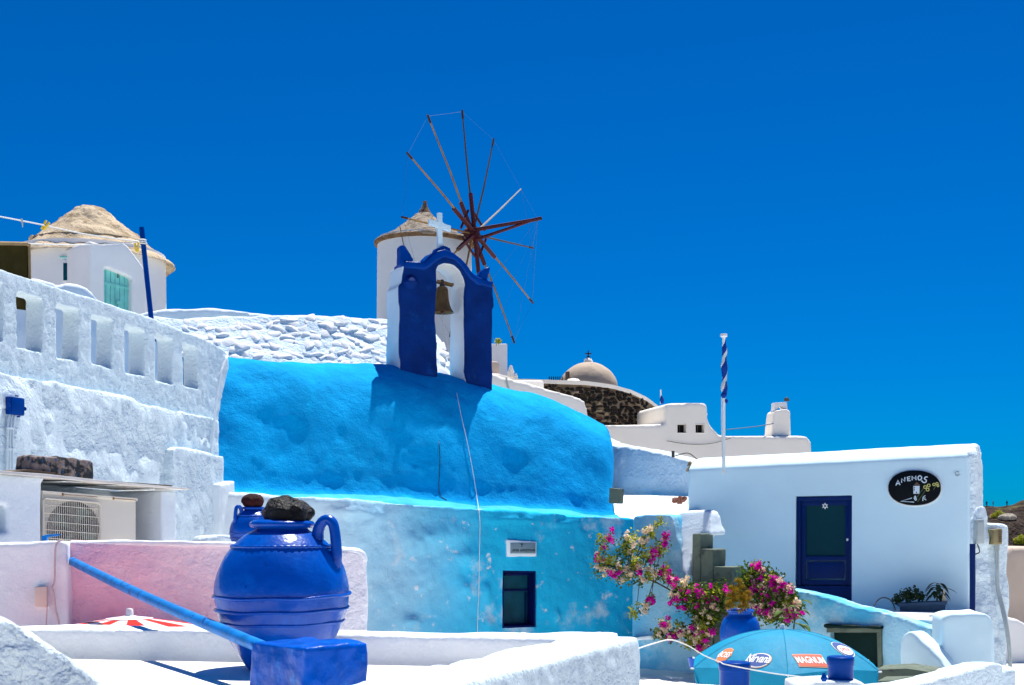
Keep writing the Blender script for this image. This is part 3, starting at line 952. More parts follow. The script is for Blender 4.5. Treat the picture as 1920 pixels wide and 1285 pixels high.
# ------------------------------------------------------------------ left mill with thatch and gabled porch
m2c = P(169, HY, 41.0)
kk = 41.0 / F
mill2 = thing('thatched_mill', Vector((m2c.x, 41.0, 2.0)), 'squat white round mill with sandy thatched cone roof and turquoise double door', 'mill')
rad = 137 * kk
zt = (985 - 486) / F * 41
m = MB().lathe([(rad * 1.04, 1.0), (rad * 1.02, 5.0), (rad, zt + 0.15), (rad * 0.9, zt + 0.15)], (m2c.x, 41.0, 0), 72)
mk('tower_wall', smooth_of(m), WHITE_FLAT, mill2)
def thatch(name, c, prof, seg, layers_amp, mt, parent, seed, sag=0.0):
    """thatched cone from a dense profile, lumpy, with stepped courses"""
    pr = spline(prof, 10)
    mm = MB().lathe(pr, c, seg, False)
    me = mm.mesh('th')
    bm = bmesh.new()
    bm.from_mesh(me)
    bmesh.ops.recalc_face_normals(bm, faces=bm.faces)
    bm.to_mesh(me)
    bm.free()
    lump(me, layers_amp, seed)
    smooth(me)
    return mk(name, me, mt, parent)
zr = (985 - 388) / F * 41
e = zt - 0.05
zy = lambda y: (985 - y) / F * 41
prof2 = [(rad * 0.92, zy(484)), (rad * 1.07, zy(494)), (rad * 1.13, zy(498)), (rad * 1.10, zy(492)), (rad * 0.97, zy(480)), (rad * 0.79, zy(461)), (rad * 0.775, zy(458)), (rad * 0.56, zy(434)), (rad * 0.40, zy(414)), (rad * 0.27, zy(399)), (rad * 0.16, zy(390)), (rad * 0.08, zr), (0.01, zr)]
r2 = thatch('thatched_roof', (m2c.x, 41.0, 0), prof2, 120, ((0.06, 0.9), (0.035, 2.6), (0.03, 8.0)), THATCH, mill2, 71)
# porch
PF = Pl(168, 37.6, 274, 38.9)
pd = 3.2
gable = [(168, 452), (188, 457.5), (231, 454), (240, 461), (274, 507), (277, None, 2.0), (168, None, 2.0)]
door = [(196, 501), (247, 521), (247, 640), (196, 640)]
porch_m = MB().slab(PF, gable, pd)
cut = MB().slab(PF, door, 0.7, -0.35)
porch = mk('porch', plaster_mesh(porch_m, 0.05, 2, ((0.015, 1.2),), cut, 72), WHITE_FLAT, mill2)
pu = PF.u
for s, (xa, xb) in enumerate(((196, 222), (222, 248))):
    leaf = MB().prism([PF.pt(p, 0.24) for p in ((xa, 495), (xb, 500), (xb, 640), (xa, 640))], [PF.pt(p, 0.27) for p in ((xa, 495), (xb, 500), (xb, 640), (xa, 640))])
    dl = mk('door_leaf', leaf, TURQ, mill2)
    for k in range(3):
        a0, a1 = xa + (xb - xa) * (k + 0.04) / 3, xa + (xb - xa) * (k + 0.96) / 3
        q4 = ((a0, 496), (a1, 500), (a1, 640), (a0, 640))
        mk('board', bevel_mesh(MB().prism([PF.pt(p, 0.205) for p in q4], [PF.pt(p, 0.235) for p in q4]), 0.006, 1, False), TURQ, dl)
    q4 = ((xa, 525 + 6 * s), (xb, 531 + 6 * s), (xb, 536 + 6 * s), (xa, 530 + 6 * s))
    mk('rail', bevel_mesh(MB().prism([PF.pt(p, 0.17) for p in q4], [PF.pt(p, 0.204) for p in q4]), 0.006, 1, False), TURQ, dl)
lk = PF.hit(222, 567, 0.15)
m = MB().box(lk, (0.12, 0.08, 0.10), math.atan2(pu.y, pu.x)).box(lk + Vector((0, 0, -0.1)), (0.06, 0.06, 0.14), math.atan2(pu.y, pu.x))
mk('padlock', bevel_mesh(m, 0.01), TURQ, mill2)
mk('door_slot', MB().box(PF.hit(221, 515, 0.20), (0.035, 0.03, 0.2), math.atan2(pu.y, pu.x)), BOARD, mill2)
# slit window left of the porch
a = math.radians(-118)
wc = Vector((m2c.x + math.cos(a) * rad * 1.0, 41 + math.sin(a) * rad * 1.0, (985 - 512) / F * 39))
wq = P(131, 513, 39.0)
ang = math.atan2(wq.y - 41.0, wq.x - m2c.x)
wpos = Vector((m2c.x + math.cos(ang) * rad * 1.012, 41 + math.sin(ang) * rad * 1.012, wq.z))
wf = mk('slit_window', bevel_mesh(MB().box(wpos, (0.10, 0.22, 0.66), ang), 0.01), WHITE_FLAT, mill2)
mk('pane', MB().box(wpos + Vector((math.cos(ang) * 0.05, math.sin(ang) * 0.05, -0.03)), (0.02, 0.12, 0.52), ang), GLASS, wf)
mk('lintel', bevel_mesh(MB().box(wpos + Vector((0, 0, 0.42)), (0.12, 0.34, 0.03), ang), 0.008), TURQ, wf)

# ------------------------------------------------------------------ tall windmill with bare spars
YM = 62.0
kk = YM / F
mc = Vector(((796 - HX) * kk, YM, 0))
mill = thing('windmill', Vector((mc.x, YM, 6.0)), 'tall white windmill with grey thatch and twelve bare wooden spars', 'windmill')
rad = 88 * kk
zt = (985 - 458) * kk
m = MB().lathe([(rad * 1.03, 4.0), (rad * 1.015, 9.0), (rad, zt + 0.2), (rad * 0.9, zt + 0.2)], mc, 96)
mk('tower_wall', smooth_of(m), MILLWHITE, mill)
za = (985 - 386) * kk
e = zt - 0.02
Hc = za - e
prof1 = [(rad * 0.95, e), (rad * 1.05, e + 0.0), (rad * 1.055, e + 0.10), (rad * 0.96, e + 0.10 * Hc), (rad * 0.80, e + 0.20 * Hc), (rad * 0.60, e + 0.37 * Hc), (rad * 0.42, e + 0.52 * Hc), (rad * 0.26, e + 0.67 * Hc), (rad * 0.14, e + 0.81 * Hc), (rad * 0.07, e + 0.93 * Hc), (rad * 0.03, za)]
thatch('thatched_roof', mc, prof1, 140, ((0.05, 1.0), (0.04, 3.0), (0.03, 9.0)), THATCH_G, mill, 73)
mk('roof_edge', smooth_of(MB().lathe([(rad * 0.99, e - 0.10), (rad * 1.06, e - 0.08), (rad * 1.075, e + 0.06), (rad * 1.03, e + 0.13)], mc, 96, False)), THATCH_E, mill)
mk('roof_tip', smooth_of(MB().lathe([(0.30, za - 0.36), (0.19, za - 0.18), (0.12, za - 0.02), (0.085, za + 0.12), (0.095, za + 0.22), (0.03, za + 0.24)], mc + Vector((0.02, 0, 0)), 14)), THATCH_E, mill)
n_ax = Vector((0.88, -0.45, 0.15)).normalized()
hub = P(890, 437, 60.7)
hub = P(888.2, 438.2, 60.7)
yaw_, el_, ph_ = -0.53637, 0.0758, 0.07078
n_ax = Vector((math.cos(el_) * math.cos(yaw_), math.cos(el_) * math.sin(yaw_), math.sin(el_)))
u_ = Vector((0, 0, 1)).cross(n_ax).normalized()
w_ = n_ax.cross(u_)
A = u_ * math.cos(ph_) + w_ * math.sin(ph_)
B = -u_ * math.sin(ph_) + w_ * math.cos(ph_)
RS = 5.753
m = MB().tube([hub - n_ax * 2.9, hub + n_ax * 0.25], 0.17, 12).tube([hub - n_ax * 0.35, hub + n_ax * 0.15], 0.34, 12)
mk('axle', smooth_of(m), REDWOOD, mill)
bow_tip = hub + n_ax * 3.5
m = MB().tube([hub + n_ax * 0.1 + B * 0.16 - A * 0.0, bow_tip], [0.10, 0.07], 8).tube([hub + n_ax * 0.1 - B * 0.30, bow_tip - n_ax * 0.15], [0.09, 0.06], 8)
m.tube([bow_tip - n_ax * 0.35, bow_tip + n_ax * 0.18], 0.085, 8)
mk('bowsprit', smooth_of(m), REDWOOD, mill)
tips = []
mats_sp = {0: SPAR_GREY, 1: SPAR_PALE, 2: SPAR_GREY, 3: SPAR_GREY, 4: SPAR, 5: SPAR}
for k in range(12):
    th = R(30 * k)
    d = A * math.cos(th) + B * math.sin(th)
    off = n_ax * (0.05 if k % 2 else -0.05)
    L = RS
    t = hub + off + d * L
    tips.append(t)
    bend = n_ax * 0.12 + B.cross(d) * 0.0
    sp = MB().tube([hub + off + d * 0.2, hub + off + d * L * 0.5 + bend * (0.4 if k % 3 else -0.3), t], [0.050, 0.043, 0.032], 8)
    s = mk('spar', smooth_of(sp), mats_sp.get(k, SPAR), mill)
    if k not in (1,):
        mk('spar_tip', smooth_of(MB().tube([hub + off + d * (L - 0.32), hub + off + d * (L + 0.08)], [0.055, 0.045], 8)), TIPBROWN, s)
    if k in (3, 4, 5, 9, 10, 11, 7):
        mk('spar_root', smooth_of(MB().tube([hub + off - d * 0.2, hub + off + d * (1.9 if k % 2 else 1.6)], [0.11, 0.10], 8)), REDWOOD, s)
m = MB()
for k in range(12):
    m.tube([tips[k], tips[(k + 1) % 12]], 0.0045, 4)
    if k in (0, 1, 2, 8, 9, 10, 11):
        m.tube([bow_tip, tips[k]], 0.004, 4)
mk('stay_wire', m, WIRE, mill)
br = MB()
for k in (0, 3, 6, 9):
    th = R(30 * k + 15)
    d = A * math.cos(th) + B * math.sin(th)
    d2 = A * math.cos(th + 1.2) + B * math.sin(th + 1.2)
    br.tube([hub + d * 1.1, hub + d2 * 1.1], 0.06, 6)
mk('hub_brace', smooth_of(br), REDWOOD, mill)
m = MB()
c0 = mc + Vector((-rad * 0.42, -rad * 0.92, 0))
m.tube([Vector((mc.x - 1.0, YM - 2.15, (985 - 428) * kk * 0.97)), Vector((mc.x - 0.55, YM - 2.32, zt - 2.0)), Vector((mc.x - 0.4, YM - 2.36, zt - 5.0))], 0.02, 5)
mk('hanging_cord', m, IRON, mill)
# ------------------------------------------------------------------ background on the right
RB = Pl(1130, 49.0, 1530, 51.0)
wb_t = thing('white_house', RB.pt((1350, None, -3.0)), 'low white house with two small square windows and a stepped roofline', 'house')
body = [(1060, 800), (1130, 797), (1246, 795), (1246, 762), (1250, 757), (1262, 755.5), (1320, 755), (1327, 758), (1328, 786), (1335, 800), (1348, 815), (1362, 817), (1500, 817), (1514, 819), (1521, 828), (1524, 860), (1526, None, -4), (1060, None, -4)]
cut = MB()
for x0 in (1270, 1304):
    cut.slab(RB, [(x0, 796), (x0 + 17, 796), (x0 + 17, 812), (x0, 812)], 1.0, -0.4)
me = plaster_mesh(MB().slab(RB, body, 3.5), 0.085, 3, ((0.02, 0.5),), cut, 81, True)
mk('house_wall', me, CREAM_FLAT, wb_t)
for x0 in (1270, 1304):
    fr = MB()
    for q in ([(x0 - 1, 795), (x0 + 18, 795), (x0 + 18, 796.3), (x0 - 1, 796.3)], [(x0 - 1, 811.7), (x0 + 18, 811.7), (x0 + 18, 813), (x0 - 1, 813)],
              [(x0 - 1, 796.3), (x0 + 0.3, 796.3), (x0 + 0.3, 811.7), (x0 - 1, 811.7)], [(x0 + 16.7, 796.3), (x0 + 18, 796.3), (x0 + 18, 811.7), (x0 + 16.7, 811.7)]):
        fr.slab(RB, q, 0.14, -0.01)
    wf = mk('window', bevel_mesh(fr, 0.015), CREAM_FLAT, wb_t)
    mk('pane', MB().slab(RB, [(x0, 796), (x0 + 17, 796), (x0 + 17, 812), (x0, 812)], 0.02, 0.30), INK, wf)
    mk('glazing_bar', MB().slab(RB, [(x0 + 8, 796), (x0 + 9.2, 796), (x0 + 9.2, 812), (x0 + 8, 812)], 0.03, 0.25), BOARD, wf)
ch = thing('chimney', RB.hit(1471, 817, 0.5), 'tapered cream chimney with a small open arch on top', 'chimney')
m = MB().slab(RB, [(1452, 830), (1455, 790), (1458, 772), (1463, 768), (1484, 766), (1489, 770), (1490, 790), (1491, 830)], 0.7, 0.35)
mk('stack', plaster_mesh(m, 0.05, 3, ((0.015, 1),), None, 82), CREAM_FLAT, ch)
m = MB().slab(RB, [(1462, 774), (1463, 753), (1486, 752), (1488, 774), (1483, 774), (1481, 764), (1475, 759), (1469, 764), (1467, 774)], 0.35, 0.5)
mk('arch', bevel_mesh(m, 0.03), WHITE_FLAT, ch)
mk('cowl', smooth_of(MB().lathe([(0.10, 0), (0.12, 0.05), (0.07, 0.14), (0.01, 0.16)], RB.hit(1475, 752.5, 0.65), 12)), IRON, ch)
m = MB().tube(spline([RB.hit(1250, 827, -0.05), RB.hit(1290, 833, -0.05), RB.hit(1333, 832, -0.05), RB.hit(1370, 822, -0.05)], 5), 0.010, 5)
mk('slack_cable', smooth_of(m), SPAR_GREY, label='slack cable drooping across the white house below its windows', cat='cable')
m = MB().tube([RB.hit(1452, 794, 0.4), RB.hit(1420, 800, 0.0), RB.hit(1362, 806, -0.4)], 0.02, 5)
mk('thin_cable', smooth_of(m), WIRE, label='thin pale cable strung from the cream chimney leftward over the roof', cat='cable')

# dark stone enclosure, curved in plan
dsw = thing('lava_stone_wall', P(1130, 1000, 50), 'curved wall of dark lava stones in pale mortar below the dome', 'stone wall')
cv_tab = [(960, 54.0), (1000, 53.0), (1050, 52.2), (1100, 52.0), (1150, 52.2), (1200, 53.0), (1235, 54.4), (1249, 56.5)]
top_ds = [(955, 716), (985, 716), (1040, 718), (1100, 720), (1150, 727), (1185, 737), (1215, 751), (1240, 771), (1249, 785)]
cols = [955 + (1250 - 955) * i / 40 for i in range(41)]
def dpt(x, y, back=0.0):
    Y = lerp_tab(cv_tab, x) + back
    return P(x, y, Y)
m = MB()
v = []
for x in cols:
    Y = lerp_tab(cv_tab, x)
    t0 = P(x, lerp_tab(top_ds, x), Y)
    t1 = t0 + Vector((0, 0.8, 0))
    v += [t0, t1, Vector((t1.x, t1.y, -3.5)), Vector((t0.x, t0.y, -3.5))]
f = []
for i in range(40):
    for k in range(4):
        f.append((i * 4 + k, i * 4 + (k + 1) % 4, (i + 1) * 4 + (k + 1) % 4, (i + 1) * 4 + k))
f += [(0, 1, 2, 3), (163, 162, 161, 160)]
m.add(v, f)
core_d = mk('wall_core', smooth_of(m, 60), MORTAR, dsw)
BD = bvh_of(core_d)
m = MB()
a = []
for x in cols:
    Y = lerp_tab(cv_tab, x) - 0.08
    t0 = P(x, lerp_tab(top_ds, x) + 2.0, Y)
    a.append([t0, t0 + Vector((0, 0, 0.16)), t0 + Vector((0, 1.0, 0.19)), t0 + Vector((0, 1.0, 0.0))])
v = [q for g4 in a for q in g4]
m.add(v, f)
mk('coping', smooth_of(m, 60), CREAM_FLAT, dsw)
dst = []
for k in range(12):
    me = hull_stone(190 + k, 0.85, 0.0)
    smooth(me, False)
    me.materials.append(LAVASTONE[0])
    dst.append(me)
dst_m = []
for mi in range(4):
    row_ = []
    for me in dst:
        c2 = me.copy()
        c2.materials.clear()
        c2.materials.append(LAVASTONE[mi])
        row_.append(c2)
    dst_m.append(row_)
rs = random.Random(5)
cnt = 0
y = 722.0
while y < 800:
    h = rs.uniform(5.5, 8.5)
    x = 962 + rs.uniform(0, 8)
    while x < 1249:
        w = rs.uniform(7, 16) * (0.7 if x > 1225 else 1)
        cx, cy = x + w / 2, y + rs.uniform(-1.2, 1.2)
        lo_lim = lerp_tab([(960, 722), (1000, 735), (1060, 752), (1100, 775), (1110, 800)], cx)
        if cy > lerp_tab(top_ds, cx) + 4 and cy < 798 and cy < lo_lim + 10 and cnt < 300:
            Y = lerp_tab(cv_tab, cx)
            kk = Y / F
            q = P(cx, cy, Y)
            s = (w * kk * 0.60, 0.12 * rs.uniform(0.6, 1.3), h * kk * 0.60)
            r_ = rs.random()
            mi = 0 if r_ < 0.62 else 1 if r_ < 0.84 else 2 if r_ < 0.91 else 3
            yaw = math.atan2(lerp_tab(cv_tab, cx + 5) - lerp_tab(cv_tab, cx - 5), 10 * kk)
            mk('stone', dst_m[mi][rs.randrange(10)], None, dsw, mw=Matrix.Translation(q) @ Matrix.Rotation(yaw, 4, 'Z') @ Matrix.Rotation(rs.uniform(-0.25, 0.25), 4, 'Y') @ Matrix.Diagonal((*s, 1)))
            cnt += 1
        x += w * 1.02
    y += h * 0.98

# dome behind
YD = 60.0
kk = YD / F
dc = P(1103, 726, YD)
dome = thing('church_dome', dc, 'weathered brown cement dome topped by a small iron cross', 'dome')
rad = 55 * kk
prof = [(rad * math.cos(a), rad * 0.83 * math.sin(a)) for a in [i / 20 * math.pi / 2 for i in range(20)]] + [(0.02, rad * 0.83)]
m = MB().lathe([(rad * 1.0, -10.0), (rad * 1.0, -1.0)] + prof, dc, 64)
me = smooth_of(m, 60)
lump(me, [(0.03, 0.8), (0.015, 3)], 4)
mk('dome_shell', me, DOME, dome)
mk('finial', smooth_of(MB().lathe([(0.22, -0.02), (0.20, 0.10), (0.13, 0.2), (0.01, 0.25)], dc + Vector((0, 0, rad * 0.83)), 14)), CREAM_FLAT, dome)
zc = dc + Vector((0, 0, rad * 0.83 + 0.2))
m = MB().box(zc + Vector((0, 0, 0.16)), (0.05, 0.05, 0.42)).box(zc + Vector((0, 0, 0.22)), (0.30, 0.05, 0.06)).box(zc + Vector((0, 0, 0.08)), (0.16, 0.05, 0.05))
mk('iron_cross', m, IRON, dome)
mk('vent_slot', MB().box(P(1064, 706, YD - 0.86), (0.10, 0.3, 0.42), 0.3, None), BOARD, dome)
mk('vent_hole', MB().lathe([(0.02, -0.05), (0.12, 0), (0.02, 0.06)], P(1104, 696, YD - 1.0), 8), BOARD, dome)
m = MB()
for i in range(7):
    m.box(P(1030 + i * 4, 714, 55.5), (0.05, 0.02, 0.36))
mk('glass_railing', m, GLASS, label='low glass rail posts on the terrace left of the dome', cat='railing')
m = MB().lathe([(0.36, -0.15), (0.34, 0.05), (0.22, 0.16), (0.02, 0.2)], P(1075, 718, 55.5), 16)
mk('small_vault', smooth_of(m), CREAM_FLAT, label='tiny pale rounded vault poking up before the dome', cat='roof')
fp = MB().tube([P(1239, 757, 51.5), P(1239, 731, 51.5)], 0.03, 6)
pole2 = mk('distant_flagpole', smooth_of(fp), WHITE_FLAT, label='tiny white flagpole beside the far end of the lava stone wall', cat='flagpole')
mk('furled_flag', smooth_of(MB().tube([P(1240, 742, 51.45), P(1241, 750, 51.45), P(1242, 757, 51.45)], [0.02, 0.09, 0.05], 6)), FLAGBLUE, pole2)

# rounded wall just behind the vault
RW2 = Pl(860, 40.0, 1110, 44.0)
m = MB().slab(RW2, [(860, 690), (905, 694), (926, 701), (950, 710), (985, 717), (1020, 727), (1060, 737), (1088, 745), (1098, 752), (1103, 775), (1108, 800), (1112, None, -3.5), (860, None, -3.5)], 1.6)
plaster('curved_wall', m, CREAM_FLAT, None, 0.08, 3, ((0.03, 0.6),), None, 83, label='smooth cream wall with rounded end rising behind the blue vault', cat='wall')
m = MB().tube(spline([RW2.hit(949, 708, -0.06), RW2.hit(952, 722, -0.06), RW2.hit(957, 740, -0.06)], 4), 0.03, 6)
mk('drain_pipe', smooth_of(m), PLASTIC_G, label='thin grey pipe down the smooth cream wall', cat='pipe')
TW = Pl(905, 53.0, 955, 53.6)
m = MB().slab(TW, [(905, 645), (952, 644.5), (952, None, -4), (905, None, -4)], 2.0)
mk('white_tower', bevel_mesh(m, 0.06), WHITE_FLAT, label='plain white upright block right of the belfry', cat='building')
m = MB().slab(Pl(910, 47.5, 940, 47.8), [(905, 678), (932, 677), (937, 682), (938, 693), (945, None, -4), (905, None, -4)], 1.5)
mk('peach_turret', bevel_mesh(m, 0.12), BEIGEWALL, label='small peach rounded turret at the foot of the white block', cat='building')
m = MB().slab(Pl(910, 46.0, 1030, 50.5), [(905, 698), (940, 701), (952, 704), (962, 713), (1020, 713), (1021, 718), (1030, None, -4), (905, None, -4)], 2.0)
mk('terrace_wall', bevel_mesh(m, 0.12), CREAM_FLAT, label='low peach terrace parapet below the folded parasols', cat='wall')
# folded parasols
par = thing('folded_parasol', P(958, 714, 52.0), 'folded cream parasol, the left of the two beside the white block', 'parasol', 'folded parasols on the far terrace')
s = 52.0 / F
o = Vector((0, 0, 0))
base = P(958, 714, 52.0)
def parasol_parts(base, parent):
    pr = [(0.10, 0.05), (0.14, 0.15), (0.115, 0.33), (0.125, 0.345), (0.105, 0.40), (0.07, 0.52), (0.045, 0.60), (0.01, 0.62)]
    n = 20
    m = MB()
    v = []
    for r_, z in pr:
        for k in range(n):
            rr = r_ * (1.0 + 0.22 * (k % 2))
            v.append(base + Vector((rr * math.cos(2 * math.pi * k / n), rr * math.sin(2 * math.pi * k / n), z)) * 1.0)
    f = [(i * n + k, i * n + (k + 1) % n, (i + 1) * n + (k + 1) % n, (i + 1) * n + k) for i in range(len(pr) - 1) for k in range(n)]
    m.add(v, f)
    mk('canopy', m, CREAM_FLAT, parent)
    mk('pole', smooth_of(MB().tube([base + Vector((0, 0, -1.0)), base + Vector((0, 0, 0.66))], 0.02, 6)), SPAR, parent)
parasol_parts(base, par)
b2 = P(977.5, 715, 52.0)
par2 = par.copy()
C.objects.link(par2)
par2.location = b2
WL[par2.name] = b2
par2['label'] = 'folded cream parasol, the right of the two near the dome'
for chd in list(par.children):
    c2 = chd.copy()
    C.objects.link(c2)
    c2.parent = par2
def leaf_cloud(m, centres, n, size, seed, squash=1.0, flat=0.0):
    """small bent leaves spread through balls: centres = [(point, radius)]"""
    r_ = random.Random(seed)
    for c, rad in centres:
        for _ in range(n):
            while True:
                d = Vector((r_.uniform(-1, 1), r_.uniform(-1, 1), r_.uniform(-1, 1)))
                if d.length <= 1:
                    break
            d = d * (0.55 + 0.45 * r_.random())
            p = c + Vector((d.x, d.y, d.z * squash)) * rad
            nrm = (Vector((r_.gauss(0, 1), r_.gauss(0, 1), r_.gauss(0, 1) + 0.5)) + d * 0.8).normalized()
            t = nrm.orthogonal().normalized()
            t = Matrix.Rotation(r_.uniform(0, 6.28), 3, nrm) @ t
            b = nrm.cross(t)
            s_ = size * r_.uniform(0.6, 1.25)
            w_ = s_ * 0.36
            fold = nrm * s_ * 0.16
            m.add([p - t * s_ * 0.5, p + b * w_ + fold, p + t * s_ * 0.5 - fold * 0.6, p - b * w_ + fold], [(0, 1, 2), (0, 2, 3)])
m = MB()
leaf_cloud(m, [(P(931, 641, 52.5), 0.16), (P(936, 640, 52.5), 0.12)], 45, 0.09, 1)
mk('rooftop_plant', m, LEAF_Y, label='small bright green plant on top of the white block', cat='plant')

# sloping rough wall and bright roof between the chapel and the signed house
SL = Pl(1100, 29.5, 1300, 27.6)
m = MB().slab(SL, [(1095, 812), (1137, 831), (1180, 838), (1235, 848), (1285, 861), (1300, 866), (1310, None, -3.2), (1095, None, -3.2)], 0.7)
plaster('sloping_wall', m, WHITE_ROUGH, None, 0.055, 3, ((0.04, 0.9), (0.02, 3), (0.012, 8)), None, 84, label='rough white wall sloping down between the blue vault and the signed house', cat='wall')
roof_pts = [P(1150, 972, 25.4), P(1200, 973, 24.9), P(1262, 970, 23.6), P(1316, 962, 23.5), P(1312, 930, 27.4), P(1130, 925, 28.6)]
m = MB().prism(roof_pts, [q + Vector((0, 0, -0.5)) for q in roof_pts])
plaster('flat_roof', m, WHITE_FLAT, None, 0.06, 3, ((0.02, 0.8),), None, 85, kind=None, label='bright white sloping roof patch right of the blue vault', cat='roof')
for i, (x0, x1, y0, y1, lab) in enumerate(((1147, 1166, 916, 945, 'short grey green post at the right foot of the blue vault'),)):
    pl_ = Pl(1140, 24.6, 1170, 24.4)
    mk('roof_post', bevel_mesh(MB().slab(pl_, [(x0, y0 - 1), (x1, y0 + 1), (x1 - 2, y1), (x0 - 1, y1 - 1)], 0.2, -0.1), 0.02), STEPGREY, label=lab, cat='post')
rub_st = thing('loose_stones', P(1275, 944, 26.0), 'small heap of brick red stones against the signed house corner', 'stone heap')
rs = random.Random(9)
for i in range(16):
    q = P(1262 + rs.uniform(0, 24), 938 + rs.uniform(-4, 7), 25.6)
    mk('stone', dst[i % 10].copy() if i < 10 else dst_m[0][0], None, rub_st, mw=Matrix.Translation(q) @ Matrix.Rotation(rs.uniform(0, 3), 4, 'Z') @ Matrix.Diagonal((0.06, 0.06, 0.045, 1)))
for o_ in rub_st.children:
    me = o_.data.copy()
    me.materials.clear()
    me.materials.append(REDSTONE)
    o_.data = me
m = MB()
leaf_cloud(m, [(P(1294, 870, 26.6), 0.08), (P(1303, 872, 26.6), 0.07), (P(1311, 868, 26.6), 0.07), (P(1322, 863, 26.6), 0.06), (P(1292, 880, 26.6), 0.07), (P(1336, 863, 26.6), 0.05)], 40, 0.06, 3)
dry = thing('dry_succulent', P(1303, 882, 26.6), 'dry straw coloured succulent at the left end of the signed house roof', 'plant')
mk('foliage', m, DRYLEAF, dry)
m = MB().tube([P(1262, 858, 27.8), P(1262, 846, 27.8)], 0.035, 6)
m.tube(spline([P(1266, 855, 27.6), P(1290, 850, 27.4), P(1308, 862, 27.2)], 4), 0.012, 5)
mk('wall_stake', smooth_of(m), BOARD, label='dark stake with bent twig on the sloping rough wall', cat='stake')

# ------------------------------------------------------------------ signed house
HP = Pl(1290, 24.5, 1819, 22.6)
LH = (HP.b - HP.a).length
house = thing('signed_house', HP.pt((1560, None, -3.2)), 'plain white vaulted house with dark blue door and a black oval sign', 'house')
eave_l = (985 - 882) / F * 24.5
eave_r = (985 - 856) / F * 22.6
sec = [(0, -3.2), (0, 0), (0.03, 0.035), (0.14, 0.10), (0.36, 0.19), (0.7, 0.255), (1.1, 0.285), (1.6, 0.28), (2.4, 0.2), (3.0, 0.05), (3.4, -0.3), (3.4, -3.2)]
L_ = [HP.uz(0, (h + eave_l) if h > -3 else -3.2, d) for d, h in sec]
R_ = [HP.uz(LH, (h + eave_r) if h > -3 else -3.2, d) for d, h in sec]
# left end of the roof slopes in a little
m = MB().prism(L_, R_)
door = [(1492, 931), (1597.5, 929), (1597, 1140), (1491, 1140)]
cut = MB().slab(HP, door, 0.5, -0.25)
me = plaster_mesh(m, 0.04, 1, ((0.010, 0.7), (0.004, 4)), cut, 86, True)
hwall = mk('house_wall', me, BLUED, house)
# gable end with its rough coat
m = MB().prism([HP.uz(LH - 0.05, z if z < -3 else z + eave_r, d) + Vector((0, 0, 0.015)) for d, z in [(0.01, -3.2), (0.01, -0.01)] + sec[2:-1] + [(3.4, -3.2)]],
               [HP.uz(LH + 0.10, z if z < -3 else z + eave_r, d) for d, z in [(0.05, -3.2), (0.05, -0.03)] + sec[2:-1] + [(3.4, -3.2)]])
mk('gable_end', plaster_mesh(m, 0.04, 2, ((0.02, 2), (0.02, 7)), None, 87), WHITE_ROUGH, house)
hu = math.atan2(HP.u.y, HP.u.x)
dr = MB()
for q in ([(1493, 932), (1597, 930), (1597, 938), (1493, 940)], [(1493, 940), (1500, 940), (1500, 1098), (1493, 1098)], [(1590, 938), (1597, 938), (1597, 1098), (1590, 1098)]):
    dr.slab(HP, q, 0.20, 0.06)
dfr = mk('door_frame', bevel_mesh(dr, 0.008), DOORBLUE, house)
dd = MB()
for q in ([(1500, 939), (1590, 937), (1590, 947), (1500, 949)], [(1500, 949), (1509, 949), (1509, 1098), (1500, 1098)], [(1583, 947), (1590, 947), (1590, 1098), (1583, 1098)],
          [(1509, 1043), (1583, 1043), (1583, 1052), (1509, 1052)], [(1509, 1088), (1583, 1089), (1583, 1098), (1509, 1098)]):
    dd.slab(HP, q, 0.06, 0.12)
dleaf = mk('door', bevel_mesh(dd, 0.006), DOORBLUE, house)
mk('screen', MB().slab(HP, [(1507, 945), (1586, 944), (1586, 1046), (1507, 1046)], 0.01, 0.155), SCREEN, dleaf)
mk('lower_panel', bevel_mesh(MB().slab(HP, [(1511, 1054), (1581, 1054), (1581, 1086), (1511, 1086)], 0.03, 0.14), 0.01), DOORBLUE, dleaf)
mk('door_knob', smooth_of(MB().lathe([(0.0, -0.03), (0.022, -0.015), (0.022, 0.015), (0.0, 0.03)], HP.hit(1589, 1012, 0.09), 12)), PLASTIC_W, dleaf)
mk('door_base', bevel_mesh(MB().slab(HP, [(1493, 1099), (1597, 1099), (1597, 1142), (1493, 1142)], 0.25, 0.02), 0.01), DOORBLUE, house)
def strokes(pl, c, lines, k, w, back, zig=0.0):
    """hand painted strokes: lines in photo pixels about a centre, laid as thin flat ribbons on a wall plane"""
    m = MB()
    for ln in lines:
        pts = [pl.hit(x, y, back) for x, y in ln]
        m.tube(pts, w, 6)
    return m
m = MB()
st = [(1547 + 5.0 * math.cos(a), 949 + 5.0 * math.sin(a)) for a in [R(30 + 60 * i) for i in range(6)]]
for i in range(6):
    p0, p1 = st[i], st[(i + 2) % 6]
    m.tube([HP.hit(*p0, 0.11), HP.hit(*p1, 0.11)], 0.006, 6)
for i in range(6):
    m.lathe([(0, -0.013), (0.013, 0), (0, 0.013)], HP.hit(*st[i], 0.11), 8)
mk('door_wreath', m, LOGO_WHITE, label='small white star wreath hung at the top of the blue door', cat='wreath')

